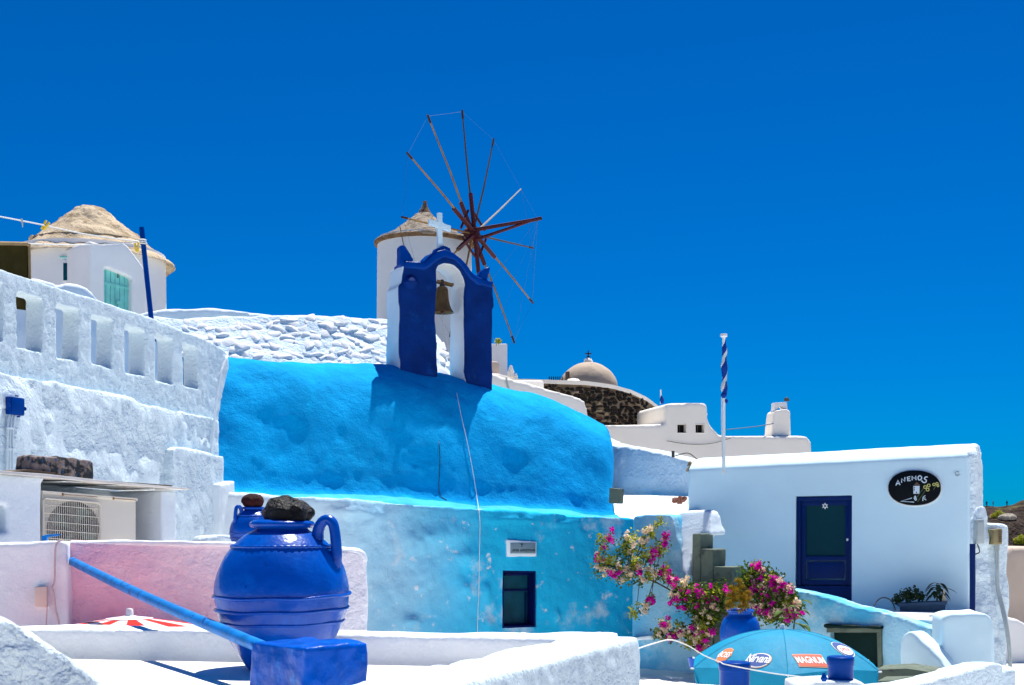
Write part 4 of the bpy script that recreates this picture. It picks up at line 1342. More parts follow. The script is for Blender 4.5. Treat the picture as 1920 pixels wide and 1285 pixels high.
# oval sign
sign = thing('oval_sign', HP.hit(1715, 945, -0.03), 'black oval hand painted wooden sign with white lettering on the white wall', 'sign')
def ell(cx, cy, rx, ry, n=48, p=2.2):
    out = []
    for i in range(n):
        a = 2 * math.pi * i / n
        ca, sa = math.cos(a), math.sin(a)
        out.append((cx + rx * math.copysign(abs(ca) ** (2 / p), ca), cy + ry * math.copysign(abs(sa) ** (2 / p), sa)))
    return out
mk('sign_board', bevel_mesh(MB().slab(HP, ell(1715, 915, 49, 32.5), 0.05, -0.055), 0.006), BLACKSIGN, sign)
mk('sign_rim', smooth_of(MB().tube([HP.hit(x, y, -0.012) for x, y in ell(1715, 915.6, 50.0, 33.3) + [ell(1715, 915.6, 50.0, 33.3)[0]]], 0.012, 6)), WHITE_FLAT, sign)
zx = lambda pts: [(1640 + x / 11.68, 860 + y / 11.68) for x, y in pts]
letters = [[(465, 590), (510, 475), (555, 580)], [(485, 550), (545, 545)],
           [(590, 530), (590, 440), (660, 500), (660, 410)],
           [(780, 395), (715, 410), (725, 490), (785, 480)], [(720, 450), (770, 440)],
           [(820, 475), (820, 385), (865, 440), (900, 380), (905, 470)],
           spline([(990, 370), (950, 410), (965, 465), (1010, 460), (1030, 410), (990, 370)], 3),
           spline([(1160, 405), (1115, 405), (1090, 440), (1130, 475), (1120, 515), (1070, 525), (1025, 480)], 3)]
mk('sign_letters', strokes(HP, None, [zx(l) for l in letters], 0, 0.0105, -0.062), SIGNWHITE, sign)
small = [spline([(890, 815), (870, 850), (905, 870), (890, 815)], 3), spline([(880, 860), (915, 890), (895, 915), (860, 860)], 3),
         spline([(1110, 810), (1060, 850), (1055, 930)], 3), [(1065, 870), (1110, 860), (1090, 890), (1130, 905)], [(815, 865), (570, 935), (865, 955)]]
mk('sign_strokes', strokes(HP, None, [zx(l) for l in small], 0, 0.008, -0.062), SIGNWHITE, sign)
mk('painted_mill', MB().slab(HP, zx([(850, 605), (990, 600), (985, 770), (855, 775)]), 0.006, -0.061), SIGNWHITE, sign)
mk('painted_roof', MB().slab(HP, zx([(865, 590), (925, 515), (1010, 585)]), 0.006, -0.061), SIGNBROWN, sign)
m = MB()
for a, b in ((872, 640), (872, 690), (920, 745)):
    m.slab(HP, zx([(a - 10, b - 16), (a + 10, b - 16), (a + 10, b + 16), (a - 10, b + 16)]), 0.004, -0.066)
mk('painted_windows', m, INK, sign)
m = MB()
for a, b, r_ in ((1105, 625, 32), (1183, 590, 32), (1160, 680, 32), (1300, 570, 28), (1365, 550, 26), (1385, 595, 22)):
    m.tube([HP.hit(*q, -0.061) for q in zx([(a + r_ * math.cos(t), b + r_ * math.sin(t)) for t in [i * 0.7 for i in range(10)]])], 0.008, 5)
mk('painted_flowers', m, SIGNYELLOW, sign)
m = MB()
for ln in ([(1075, 650), (1010, 730), (930, 850)], [(1110, 700), (1040, 800), (940, 950)], [(1340, 600), (1290, 680)]):
    m.tube([HP.hit(*q, -0.060) for q in zx(ln)], 0.005, 5)
mk('painted_stems', m, SIGNGREEN, sign)
m = MB().tube([HP.hit(1795 + 4 * math.cos(t), 889 + 4 * math.sin(t), -0.02) for t in [i * 0.55 for i in range(11)]], 0.008, 6)
mk('iron_ring', smooth_of(m), PLASTIC_G, label='small grey iron ring on the white wall right of the oval sign', cat='ring')

# flagpole with the furled flag
FPp = P(1357, 880, 24.0)
fz = lambda y: (985 - y) / F * 24.0
fpole = thing('flagpole', FPp, 'white flagpole with a tightly furled blue and white flag', 'flagpole')
m = MB().tube([FPp + Vector((0, 0.0, -0.1)), Vector((FPp.x, 24, fz(632)))], 0.030, 12)
mk('pole', smooth_of(m), PLASTIC_W, fpole)
mk('cap', smooth_of(MB().lathe([(0.03, fz(633)), (0.066, fz(631.5)), (0.07, fz(628.5)), (0.06, fz(626.5)), (0.01, fz(625.5))], (FPp.x, 24, 0), 20)), PLASTIC_W, fpole)
def twist(y0, y1, ph, r0, wdt, turns):
    m = MB()
    n = 60
    for i in range(n + 1):
        t = i / n
        z = fz(y0 + (y1 - y0) * t)
        rr = r0 * (0.75 + 0.35 * math.sin(t * 9) ** 2) * (0.6 + 0.8 * min(1, t * 3))
        for j in range(7):
            a = ph + turns * 2 * math.pi * t + (j / 6 - 0.5) * wdt
            m.v.append((FPp.x + 0.012 + rr * math.cos(a), 24 + rr * math.sin(a), z))
        for j in range(7):
            a = ph + turns * 2 * math.pi * t + (j / 6 - 0.5) * wdt
            m.v.append((FPp.x + 0.012 + rr * 0.6 * math.cos(a), 24 + rr * 0.6 * math.sin(a), z))
    for i in range(n):
        for j in range(6):
            a, b = i * 14 + j, (i + 1) * 14 + j
            m.f.append((a, a + 1, b + 1, b))
            m.f.append((a + 7, b + 7, b + 8, a + 8))
        for e in (0, 6):
            a, b = i * 14 + e, (i + 1) * 14 + e
            m.f.append((a, b, b + 7, a + 7))
    return m
flag = mk('furled_flag', smooth_of(twist(634, 742, 0.0, 0.040, 4.2, -2.2)), FLAGBLUE, fpole)
mk('white_stripe', smooth_of(twist(637, 739, 2.6, 0.043, 1.5, -2.2)), WHITECLOTH, flag)
mk('flag_end', smooth_of(MB().lathe([(0.02, fz(747)), (0.055, fz(743)), (0.06, fz(740)), (0.03, fz(737))], (FPp.x, 23.99, 0), 12).lathe([(0.01, fz(757)), (0.035, fz(753)), (0.02, fz(749))], (FPp.x + 0.05, 23.98, 0), 10)), FLAGBLUE, flag)
mk('halyard', smooth_of(MB().tube([Vector((FPp.x - 0.04, 24, fz(740))), Vector((FPp.x - 0.045, 24, fz(786))), Vector((FPp.x - 0.03, 24, fz(860)))], 0.006, 5)), ROPE, fpole)

# house terrace: floor, planter, plants, loose board
tz = -1.50
SP0 = Pl(1180, 23.4, 1790, 19.6)
fl = [SP0.pt((1300, None, tz), 0.35), SP0.pt((1830, None, tz), 0.35), HP.uz(LH + 0.3, tz, 0.2), HP.uz(-0.3, tz, 0.2)]
mk('terrace_floor', MB().prism(fl, [Vector((q.x, q.y, -3.2)) for q in fl]), WHITE_FLAT, kind='structure')
plt = thing('planter', HP.hit(1735, 1150, -0.7), 'dark blue grey trough planter on the terrace by the white wall', 'planter')
m = MB().slab(HP, [(1692, 1128), (1777, 1124), (1772, 1156), (1697, 1160)], 0.30, -0.75)
mk('trough', plaster_mesh(m, 0.02, 3, ((0.01, 4),), None, 3), mat('dark blue clay', (0.02, 0.05, 0.10), 0.7, 0.15, 5, ((20, 0.4, 0.008),), 0.3), plt)
mk('trough_rim', bevel_mesh(MB().slab(HP, [(1690, 1127), (1779, 1123), (1779, 1129), (1690, 1133)], 0.34, -0.77), 0.012), mat('dark blue clay rim', (0.025, 0.06, 0.12), 0.7, 0.15, 5, (), 0.3), plt)
m = MB()
leaf_cloud(m, [(HP.hit(x, y, -0.6), r_) for x, y, r_ in ((1682, 1125, 0.11), (1697, 1115, 0.14), (1712, 1112, 0.14), (1725, 1118, 0.11), (1705, 1122, 0.14))], 120, 0.055, 5)
bush = mk('dark_shrub', m, LEAF_DARK, label='low dark bushy plant in the left half of the trough planter', cat='plant')
lp = thing('broad_leaf_plant', HP.hit(1755, 1128, -0.6), 'dark broad leaved plant with pale drooping trumpet flower in the trough', 'plant')
stem = MB()
lfm = []
def big_leaf(p, d, L, w, droop, mt, parent, name='leaf'):
    d = Vector(d).normalized()
    side = d.cross(Vector((0, 0, 1))).normalized()
    up = side.cross(d)
    n = 7
    m = MB()
    for i in range(n):
        t = i / (n - 1)
        ww = w * math.sin(math.pi * (0.08 + 0.9 * t)) ** 0.8
        c = p + d * L * t + Vector((0, 0, -droop * t * t * L))
        m.v += [tuple(c - side * ww + up * ww * 0.3), tuple(c), tuple(c + side * ww + up * ww * 0.3)]
    for i in range(n - 1):
        a = i * 3
        m.f += [(a, a + 1, a + 4, a + 3), (a + 1, a + 2, a + 5, a + 4)]
    me = m.mesh('leaf')
    smooth(me)
    return mk(name, me, mt, parent)
sp0 = HP.hit(1757, 1130, -0.6)
sp1 = HP.hit(1757, 1094, -0.6)
mk('stem', smooth_of(MB().tube([sp0, (sp0 + sp1) / 2, sp1], [0.014, 0.012, 0.006], 6)), LEAF_DARK, lp)
rs = random.Random(4)
for i in range(18):
    t = 0.25 + 0.75 * i / 17
    a = i * 2.4
    big_leaf(sp0 + (sp1 - sp0) * t, (math.cos(a), math.sin(a) * 0.7 - 0.1, 0.25), rs.uniform(0.16, 0.28), rs.uniform(0.035, 0.055), 0.9, LEAF_DARK, lp)
big_leaf(HP.hit(1768, 1104, -0.62), (1, -0.1, 0.15), 0.24, 0.04, 0.5, LEAF_DARK, lp)
mk('trumpet_flower', smooth_of(MB().lathe([(0.012, 0.14), (0.018, 0.05), (0.03, -0.02), (0.05, -0.06)], HP.hit(1770, 1121, -0.68), 12, False)), BRACTW, lp)
m = MB().tube(spline([HP.hit(1638, 1136, -1.0), HP.hit(1648, 1124, -0.9), HP.hit(1660, 1121, -0.9), HP.hit(1672, 1128, -0.9), HP.hit(1679, 1144, -1.0)], 5), 0.012, 6)
mk('bent_hose', smooth_of(m), IRON, label='thin dark bent hose arching on the terrace left of the trough', cat='hose')

# ------------------------------------------------------------------ sweeping stair wall, stairs, lower terraces
SP = Pl(1180, 23.4, 1790, 19.6)
sweep = thing('stair_wall', SP.pt((1480, None, -3.2)), 'white stair parapet sweeping down in a curve below the signed house', 'wall')
out = [(1186, 968), (1215, 964), (1252, 964), (1262, 975), (1270, 1010), (1277, 1045), (1290, 1066), (1310, 1076), (1345, 1083), (1390, 1092), (1440, 1098), (1480, 1104), (1515, 1110), (1560, 1122), (1600, 1136), (1650, 1146), (1690, 1158), (1740, 1176), (1775, 1186), (1800, None, -3.2), (1184, None, -3.2)]
out_s = [(x, y) for x, y in spline([p for p in out[:-2]], 3)] + out[-2:]
m = MB().slab(SP, out_s, 0.40)
nich = [(1556, 1184), (1650, 1184), (1652, 1252), (1556, 1252)]
cut = MB().slab(SP, nich, 0.5, -0.25)
me = plaster_mesh(m, 0.038, 6, ((0.03, 0.7), (0.02, 2.2), (0.008, 6)), cut, 91, True)
swm = mat('limewash with painted blue shade', (0.36, 0.62, 0.75), 0.9, 0.05, 1.2, ((5, 0.6, 0.04), (20, 0.7, 0.015), (70, 0.5, 0.004)), 0.2, patch=((0.08, 0.46, 0.70), 0.7, 0.46, 0.60), patch2=((0.62, 0.76, 0.82), 1.6, 0.55, 0.70))  # base and patches carry the blue shading of the front face
position_fade(swm, 0, 3.0, 1.9, (0.085, 0.40, 0.66), 0.6, 1.3)  # deeper blue shade painted onto the left end
sw_o = mk('parapet', me, swm, sweep)
BS = bvh_of(sw_o)
# upper shoulder beside the stairs, its side leaning back to catch the sun
m = MB()
sh = [(1244, 962), (1262, 957), (1300, 955), (1312, 960), (1318, 985), (1325, 1003), (1300, 1004), (1300, 1082), (1286, 1070), (1270, 1020)]
m.prism([SP.pt(p, 0.42 - 0.0050 * (p[1] - 955)) for p in sh], [SP.pt(p, 0.68) for p in sh])
mk('shoulder', plaster_mesh(m, 0.04, 6, ((0.02, 1.0), (0.010, 3)), None, 92), WHITE, sweep)
st_t = thing('stairs', SP.hit(1345, 1085, 0.9), 'three grey cement steps climbing left beside the white stair wall', 'stairs')
O_ = P(1297.5, HY, 22.45)
ra = R(38)
run_, wid_ = Vector((math.cos(ra), -math.sin(ra), 0)), Vector((math.sin(ra), math.cos(ra), 0))
t0_ = 0.0
for ln_, zt_s in ((0.17, -0.145), (0.25, -0.415), (0.36, -0.715)):
    q0 = O_ + run_ * t0_
    q1 = O_ + run_ * (t0_ + ln_ - 0.003)
    lp_ = [q0, q1, q1 + wid_ * 0.46, q0 + wid_ * 0.46]
    st_m = MB().prism([Vector((q.x, q.y, -2.2)) for q in lp_], [Vector((q.x, q.y, zt_s)) for q in lp_])
    mk('step', plaster_mesh(bevel_mesh(st_m, 0.015), 0.016, 1, ((0.006, 4),), None, 5), STEPGREY, st_t)
    t0_ += ln_
# framed dark niche
fr = MB()
for q in ([(1552, 1176), (1655, 1178), (1655, 1186), (1552, 1186)], [(1646, 1186), (1655, 1186), (1655, 1252), (1648, 1252)]):
    fr.slab(SP, q, 0.2, -0.05)
nb = thing('niche_board', SP.hit(1600, 1250, 0.0), 'dark green framed niche in the stair wall behind the teal parasol', 'niche')
mk('frame', bevel_mesh(fr, 0.012), STEPGREY, nb)
mk('panel', MB().slab(SP, [(1556, 1186), (1646, 1186), (1648, 1254), (1556, 1254)], 0.03, 0.16), GREENDARK, nb)
m = MB().slab(SP, [(1550, 1171), (1655, 1174), (1656, 1178), (1550, 1175.5)], 0.10, -0.10)
mk('dark_lip', plaster_mesh(m, 0.014, 1, ((0.02, 6),), None, 8), GREENDARK, nb)

# small white humped fin, block pillar
HF = Pl(1680, 18.9, 1790, 18.2)
m = MB().slab(HF, spline([(1687, 1262), (1688, 1225), (1690, 1200), (1697, 1187), (1708, 1184), (1720, 1192), (1735, 1208), (1752, 1225), (1765, 1240), (1780, 1264)], 3) + [(1782, None, -3.2), (1686, None, -3.2)], 0.35)
plaster('white_fin', m, BLUED, None, 0.03, 5, ((0.015, 1.5), (0.008, 5)), None, 93, label='small white humped buttress in front of the sweeping stair wall', cat='buttress')
PB = Pl(1765, 18.7, 1866, 18.6)
m = MB().slab(PB, spline([(1765, 1165), (1768, 1157), (1778, 1152), (1800, 1151), (1840, 1150), (1856, 1155), (1864, 1170)], 3) + [(1867, None, -3.2), (1764, None, -3.2)], 0.8)
plaster('block_pillar', m, BLUED, None, 0.035, 6, ((0.015, 1.2), (0.006, 5)), None, 94, label='stout white rounded block pillar below the house corner', cat='pillar')
m = MB().slab(Pl(1740, 19.6, 1830, 19.2), [(1743, 1153), (1770, 1149), (1804, 1145), (1814, 1148), (1780, 1153), (1745, 1157)], 0.5, -0.1)
mk('loose_board', bevel_mesh(m, 0.01), WHITE_FLAT, label='tilted white painted board lying above the block pillar', cat='board')
# benches of grey green cement at the very bottom
m = MB().slab(Pl(1630, 17.6, 1760, 17.2), [(1640, 1256), (1700, 1253), (1760, 1262), (1762, None, -3.2), (1638, None, -3.2)], 0.7)
mk('cement_bench', bevel_mesh(m, 0.03), STEPGREY, label='grey cement bench at the foot of the white humped buttress', cat='bench')
m = MB().slab(Pl(1640, 16.6, 1740, 16.3), [(1645, 1276), (1740, 1274), (1742, None, -3.2), (1643, None, -3.2)], 0.5)
mk('cement_step', bevel_mesh(m, 0.03), STEPGREY, label='low dark grey cement step at the bottom edge right of the parasol', cat='step')
# white curved front parapet
FW = Pl(1450, 13.2, 1890, 14.4)
path = [(1480, 1290, 13.0), (1560, 1286, 13.1), (1640, 1283, 13.2), (1700, 1276, 13.5), (1760, 1262, 13.9), (1810, 1248, 14.3), (1845, 1241, 14.6), (1872, 1246, 14.7), (1879, 1258, 14.6)]
pp = [P(*q) for q in spline(path, 5)]
a, b = [], []
w2 = 0.17
m = MB()
for i, q in enumerate(pp):
    t = (pp[min(i + 1, len(pp) - 1)] - pp[max(i - 1, 0)])
    t.z = 0
    t.normalize()
    n_ = Vector((-t.y, t.x, 0))
    z1 = q.z
    m.v += [tuple(q + n_ * w2), tuple(q - n_ * w2), (q.x - n_.x * w2, q.y - n_.y * w2, -3.2), (q.x + n_.x * w2, q.y + n_.y * w2, -3.2)]
for i in range(len(pp) - 1):
    for k in range(4):
        m.f.append((i * 4 + k, i * 4 + (k + 1) % 4, (i + 1) * 4 + (k + 1) % 4, (i + 1) * 4 + k))
m.f += [(3, 2, 1, 0), tuple((len(pp) - 1) * 4 + k for k in range(4))]
plaster('front_parapet', m, WHITE_GRAIN, None, 0.03, 5, ((0.02, 1.2), (0.01, 4)), None, 95, label='low white parapet curving up to a rounded knob at the lower right', cat='wall')
# patio floors in the wells
mk('patio', MB().prism([Vector((1.2, 9.0, -2.6)), Vector((12, 9.0, -2.6)), Vector((12, 24, -2.6)), Vector((-8, 24, -2.6)), Vector((-8, 9.9, -2.6)), Vector((1.2, 9.9, -2.6))],
                       [Vector((1.2, 9.0, -3.6)), Vector((12, 9.0, -3.6)), Vector((12, 24, -3.6)), Vector((-8, 24, -3.6)), Vector((-8, 9.9, -3.6)), Vector((1.2, 9.9, -3.6))]), TILEFLOOR, kind='structure')

# ------------------------------------------------------------------ far right: rough walls, meter boxes, conduits
RP = Pl(1830, 20.6, 1910, 20.6)
m = MB().slab(RP, [(1828, 975), (1836, 952), (1846, 950), (1851, 972), (1853, 1010), (1857, 1060), (1862, 1110), (1870, 1170), (1880, 1230), (1892, 1300), (1900, None, -3.4), (1826, None, -3.4)], 0.16)
w1 = plaster('rough_pier', m, swm if False else WHITE_ROUGH, None, 0.03, 2, ((0.05, 1.2), (0.03, 4), (0.015, 10)), None, 96, label='crumbly leaning white pier against the right end of the signed house', cat='wall')
RP2 = Pl(1850, 20.5, 1905, 20.5)
m = MB().slab(RP2, [(1846, 984), (1862, 983), (1900, 987), (1900, 1060), (1902, 1120), (1905, 1170), (1900, 1210), (1903, 1290), (1905, None, -3.4), (1846, None, -3.4)], 0.18, 0.25)
w2_ = plaster('meter_wall', m, WHITE_ROUGH, None, 0.03, 3, ((0.05, 0.9), (0.02, 4)), None, 97, label='narrow white wall carrying the beige meter box at the right edge', cat='wall')
mb_ = thing('meter_box', RP.hit(1829, 1020, -0.1), 'tall pale grey meter box on the corner of the signed house', 'meter box')
m = MB().slab(RP, [(1822, 975), (1837, 974), (1837, 1019), (1822, 1020)], 0.14, -0.2)
mk('box_body', bevel_mesh(m, 0.012), PLASTIC_G, mb_)
m = MB().slab(RP, [(1823.5, 980), (1835.5, 979), (1835.5, 1015), (1823.5, 1016)], 0.02, -0.222)
mk('cover', bevel_mesh(m, 0.006), PLASTIC_G, mb_)
m = MB().tube([RP.hit(1823.5, 1020, -0.16), RP.hit(1823.5, 1090, -0.16), RP.hit(1823, 1160, -0.16)], 0.045, 12)
mk('blue_downpipe', smooth_of(m), DOORBLUE, label='dark blue pipe below the pale grey meter box', cat='pipe')
m = MB().tube(spline([RP.hit(1832, 1019, -0.15), RP.hit(1836, 1030, -0.18), RP.hit(1836, 1036, -0.16), RP.hit(1828, 1040, -0.14)], 4), 0.010, 6)
mk('cable_loop', smooth_of(m), IRON, label='short black cable loop under the grey meter box', cat='cable')
mb2 = thing('beige_meter_box', RP2.hit(1871, 1022, 0.1), 'beige metal meter box with a vent side at the right edge', 'meter box')
m = MB().slab(RP2, [(1862, 993), (1880.5, 991.5), (1880.5, 1021), (1862, 1021.5)], 0.2, 0.03)
mk('box_body', bevel_mesh(m, 0.012), BEIGEBOX, mb2)
m = MB().slab(RP2, [(1863.5, 995), (1871, 994.5), (1871, 1019.5), (1863.5, 1020)], 0.02, 0.013)
mk('cover', bevel_mesh(m, 0.006), BEIGEBOX, mb2)
m = MB()
for i in range(7):
    m.slab(RP2, [(1874, 996 + i * 3.3), (1879.5, 995.6 + i * 3.3), (1879.5, 997 + i * 3.3), (1874, 997.4 + i * 3.3)], 0.015, 0.018)
mk('vent_slits', m, BOARD, mb2)
m = MB()
for k in range(3):
    m.tube(spline([RP2.hit(1866 + k * 3, 1021, 0.18), RP2.hit(1868 + k * 1.5, 1050, 0.15), RP2.hit(1869 + k * 1.5, 1100, 0.13), RP2.hit(1875 + k * 2, 1130, 0.08), RP2.hit(1884 + k * 2, 1170, -0.02), RP2.hit(1891 + k * 1.6, 1220, -0.06), RP2.hit(1894 + k * 1.6, 1300, -0.08)], 5), (0.018, 0.014, 0.02)[k], 7)
mk('grey_conduits', smooth_of(m), PLASTIC_G, label='three grey conduits snaking down from the beige meter box', cat='conduit')
m = MB().slab(Pl(1890, 33, 1990, 34), [(1880, 1029), (1990, 1026), (1992, None, -5), (1880, None, -5)], 3.0)
mk('beige_building', plaster_mesh(m, 0.12, 2, ((0.02, 0.6),), None, 98), BEIGEWALL, label='plain beige plastered wall of a building at the right edge', cat='building')
m = MB().slab(Pl(1885, 29, 1990, 30), [(1880, 1157), (1908, 1160), (1925, 1168), (1990, 1180), (1992, None, -5), (1880, None, -5)], 0.5)
plaster('low_kerb_wall', m, WHITE_FLAT, None, 0.06, 4, ((0.02, 1),), None, 99, label='low white wall at the far right edge below the beige building', cat='wall')
mk('lane', MB().add([(7, 6, -3.15), (30, 6, -3.15), (30, 32, -3.15), (7, 32, -3.15)], [(0, 1, 2, 3)]), GROUND, kind='structure')

# people on the distant headland
BH = bvh_of(hill)
def person_mesh(seed):
    r_ = random.Random(seed)
    s_ = r_.uniform(-0.1, 0.1)
    m = MB()
    m.tube([(-0.10, 0, 0.0), (-0.10, 0.02, 0.45), (-0.08, 0, 0.9)], [0.07, 0.075, 0.10], 8)
    m.tube([(0.12, 0.05, 0.0), (0.11, 0.0, 0.45), (0.08, 0, 0.9)], [0.07, 0.075, 0.10], 8)
    m.tube([(0, 0, 0.82), (0, 0, 1.1), (0, 0, 1.38), (0, 0, 1.47)], [0.17, 0.16, 0.19, 0.08], 10)
    m.tube([(-0.2, 0, 1.38), (-0.27, 0.03, 1.1), (-0.24 + s_, -0.08, 0.85)], [0.07, 0.055, 0.045], 8)
    m.tube([(0.2, 0, 1.38), (0.27, 0.03, 1.1), (0.24 + s_, -0.08, 0.85)], [0.07, 0.055, 0.045], 8)
    m.tube([(0, 0, 1.40), (0, 0, 1.58)], [0.06, 0.06], 8)
    m.tube([(0, 0, 1.52), (0, 0, 1.60), (0, 0, 1.70), (0, 0, 1.77)], [0.06, 0.105, 0.11, 0.05], 10)
    return plaster_mesh(m, 0.04, 2, (), None)
for i, (x, y, mt, lab) in enumerate(((1850, 950, PEOPLE[0], 'person in dark clothes standing on the hill crest next to the house'),
                                     (1862, 948, PEOPLE[1], 'person in purple standing on the hill crest, second from the house'),
                                     (1888, 946, PEOPLE[0], 'person in dark clothes on the hill crest, farthest from the house'),
                                     (1858, 970, PEOPLE[2], 'person in pink walking below the hill crest'))):
    q = cast(BH, x, y, 0.0)
    if q is None:
        for dy in range(1, 14):
            q = cast(BH, x, y + dy, 0.0)
            if q is not None:
                break
    if q is None:
        continue
    body_ = person_mesh(i)
    M = Matrix.Translation(q + Vector((0, 0, -0.05))) @ Matrix.Rotation(i * 1.1, 4, 'Z')
    body_.transform(M)
    mk('person', body_, mt, label=lab, cat='person', group='people on the far hill')
for i, (x, y, mt, lab, r_) in enumerate(((1873, 968, LEAF_Y, 'yellow green scrub bush on the dark hillside left of the pale rock', 1.4), (1915, 1014, LEAF_Y, 'straw green scrub bush above the beige building', 1.2))):
    q = cast(BH, x, y, 0.5)
    if q is None:
        continue
    m = MB()
    r_ *= 1.7
    leaf_cloud(m, [(q + Vector((dx * 1.7, 0, dz * 1.7)), r_ * 0.6) for dx, dz in ((-0.8, 0), (0, 0.4), (0.8, -0.1), (0.2, -0.5), (-0.3, -0.9))], 160, 0.55, 30 + i)
    mk('scrub_bush', m, mt, label=lab, cat='bush')
q = cast(BH, 1888, 971, 0.4)
if q is not None:
    bm = bmesh.new()
    bmesh.ops.create_icosphere(bm, subdivisions=3, radius=1.0)
    me = bpy.data.meshes.new('rock')
    bm.to_mesh(me)
    bm.free()
    lump(me, [(0.3, 0.9), (0.15, 2.5)], 3)
    me.transform(Matrix.Translation(q) @ Matrix.Diagonal((2.3, 2.0, 1.1, 1)))
    mk('pale_rock', me, mat('pale rock', (0.30, 0.27, 0.22), 0.9, 0.25, 0.8, ((1.5, 0.8, 0.2),), 0.2), label='pale flat boulder on the dark hillside', cat='rock')
# ------------------------------------------------------------------ bougainvillea and pots in front of the stair wall
def leafy(name, clusters, n, size, mt, parent, seed, depth, tight=0.62):
    r_ = random.Random(seed)
    m = MB()
    for x, y, r in clusters:
        Y = depth(x, y) + r_.uniform(-0.05, 0.05)
        rad_ = r * Y / F
        cnt_ = max(5, int(n * (rad_ / 0.13) ** 2))
        for _ in range(cnt_):
            p = P(x, y, Y) + Vector((r_.gauss(0, tight), r_.gauss(0, tight * 0.8), r_.gauss(0, tight))) * rad_
            leaf_cloud(m, [(p, 0.004)], 1, size, r_.randrange(10 ** 6))
    return mk(name, m, mt, parent)
def minis(cl, frac, k, rr):
    out = []
    for x, y, r in cl:
        if rs.random() < frac:
            for _ in range(k):
                out.append((x + rs.gauss(0, 0.6) * r, y + rs.gauss(-0.1, 0.6) * r, rr * rs.uniform(0.7, 1.3)))
    return out
def dep(x, y):
    q = cast(BS, x, max(y, 1105 if x > 1280 else 975), 0.0)
    if q is None:
        q = cast(BW, x, y, 0.0)
    Y = q.y if q is not None else 21.0
    return min(Y, 22.9) - 0.30
A_ = [(1127, 1018, 10), (1141, 1010, 10), (1178, 1009, 11), (1166, 1023, 13), (1185, 1030, 14), (1124, 1049, 11), (1122, 1073, 11), (1140, 1062, 12), (1157, 1046, 18), (1178, 1049, 17), (1157, 1077, 13), (1173, 1082, 13), (1190, 1063, 13), (1197, 1088, 13), (1215, 995, 8), (1220, 1004, 8), (1231, 986, 6), (1206, 1012, 7), (1241, 1022, 11), (1229, 1035, 11), (1215, 1046, 10), (1201, 1058, 13), (1225, 1074, 14), (1243, 1078, 10), (1257, 1086, 11), (1250, 1070, 8), (1220, 1123, 6), (1208, 1138, 9), (1192, 1149, 7)]
C_ = [(1278, 1108, 15), (1306, 1113, 16), (1335, 1112, 15), (1360, 1108, 14), (1297, 1128, 18), (1325, 1131, 21), (1348, 1131, 20), (1312, 1150, 15), (1332, 1156, 14), (1270, 1120, 10)]
D_ = [(1411, 1074, 15), (1422, 1065, 9), (1436, 1090, 20), (1419, 1103, 20), (1449, 1110, 20), (1464, 1122, 19), (1436, 1128, 20), (1459, 1141, 16), (1482, 1128, 13), (1400, 1090, 14), (1487, 1150, 12), (1468, 1158, 12), (1402, 1112, 15), (1448, 1090, 14), (1474, 1112, 13), (1425, 1145, 12), (1408, 1092, 15), (1430, 1112, 17), (1490, 1138, 12), (1478, 1150, 13), (1442, 1152, 13)]
E_ = [(1249, 1174, 8), (1238, 1187, 11), (1262, 1191, 12), (1278, 1182, 12), (1295, 1187, 13), (1310, 1175, 12), (1321, 1191, 11), (1306, 1203, 12), (1318, 1216, 10), (1292, 1208, 8), (1330, 1172, 12)]
rs = random.Random(21)
def sub(cl, frac, scale=0.7, jit=0.6):
    out = []
    for x, y, r in cl:
        if rs.random() < frac:
            out.append((x + rs.uniform(-jit, jit) * r, y + rs.uniform(-jit, jit) * r, r * scale))
    return out
def bougain(name, cl, spine, label, seed, pink, cream, dy=0.0, dens=120):
    b = thing(name, P(spine[-1][0], spine[-1][1], dep(*spine[-1][:2])), label, 'bougainvillea')
    d2 = lambda x, y: dep(x, y) + dy
    m = MB()
    for ln in [spine]:
        m.tube(spline([P(x, y, d2(x, y)) for x, y in ln], 4), 0.013, 6)
    for x, y, r in cl:
        k = min(range(len(spine)), key=lambda i: (spine[i][0] - x) ** 2 + (spine[i][1] - y) ** 2)
        m.tube([P(spine[k][0], spine[k][1], d2(*spine[k])), P((x + spine[k][0]) / 2, (y + spine[k][1]) / 2 + 3, d2(x, y) - 0.03), P(x, y, d2(x, y))], [0.009, 0.006, 0.004], 5)
    mk('branches', m, TWIG, b)
    leafy('green_foliage', cl, dens, 0.060, LEAF, b, seed, d2)
    leafy('young_foliage', minis(cl, 0.95, 2, 6.5), 130, 0.055, LEAF_Y, b, seed + 1, lambda x, y: d2(x, y) - 0.10)
    leafy('magenta_blossom', minis(cl, pink, 3, 4.2), 330, 0.058, MAGENTA, b, seed + 2, lambda x, y: d2(x, y) - 0.14)
    leafy('cream_blossom', minis(cl, cream, 3, 4.0), 300, 0.055, BRACTW, b, seed + 3, lambda x, y: d2(x, y) - 0.14)
    return b
bougain('bougainvillea', A_, [(1124, 1058), (1150, 1062), (1178, 1068), (1200, 1082), (1225, 1090), (1250, 1103), (1275, 1118)], 'straggly bougainvillea spray climbing the pale blue chapel wall', 100, 0.40, 0.55, 0.0, 75)
bougain('bougainvillea', C_, [(1275, 1118), (1300, 1125), (1330, 1140), (1355, 1150), (1375, 1160)], 'dense magenta bougainvillea spreading left of the blue pot', 120, 0.9, 0.45, -0.35, 280)
bougain('bougainvillea', D_, [(1418, 1070), (1425, 1100), (1432, 1130), (1440, 1160)], 'tall cream and magenta bougainvillea right of the blue pot', 140, 0.65, 0.75, -0.55, 300)
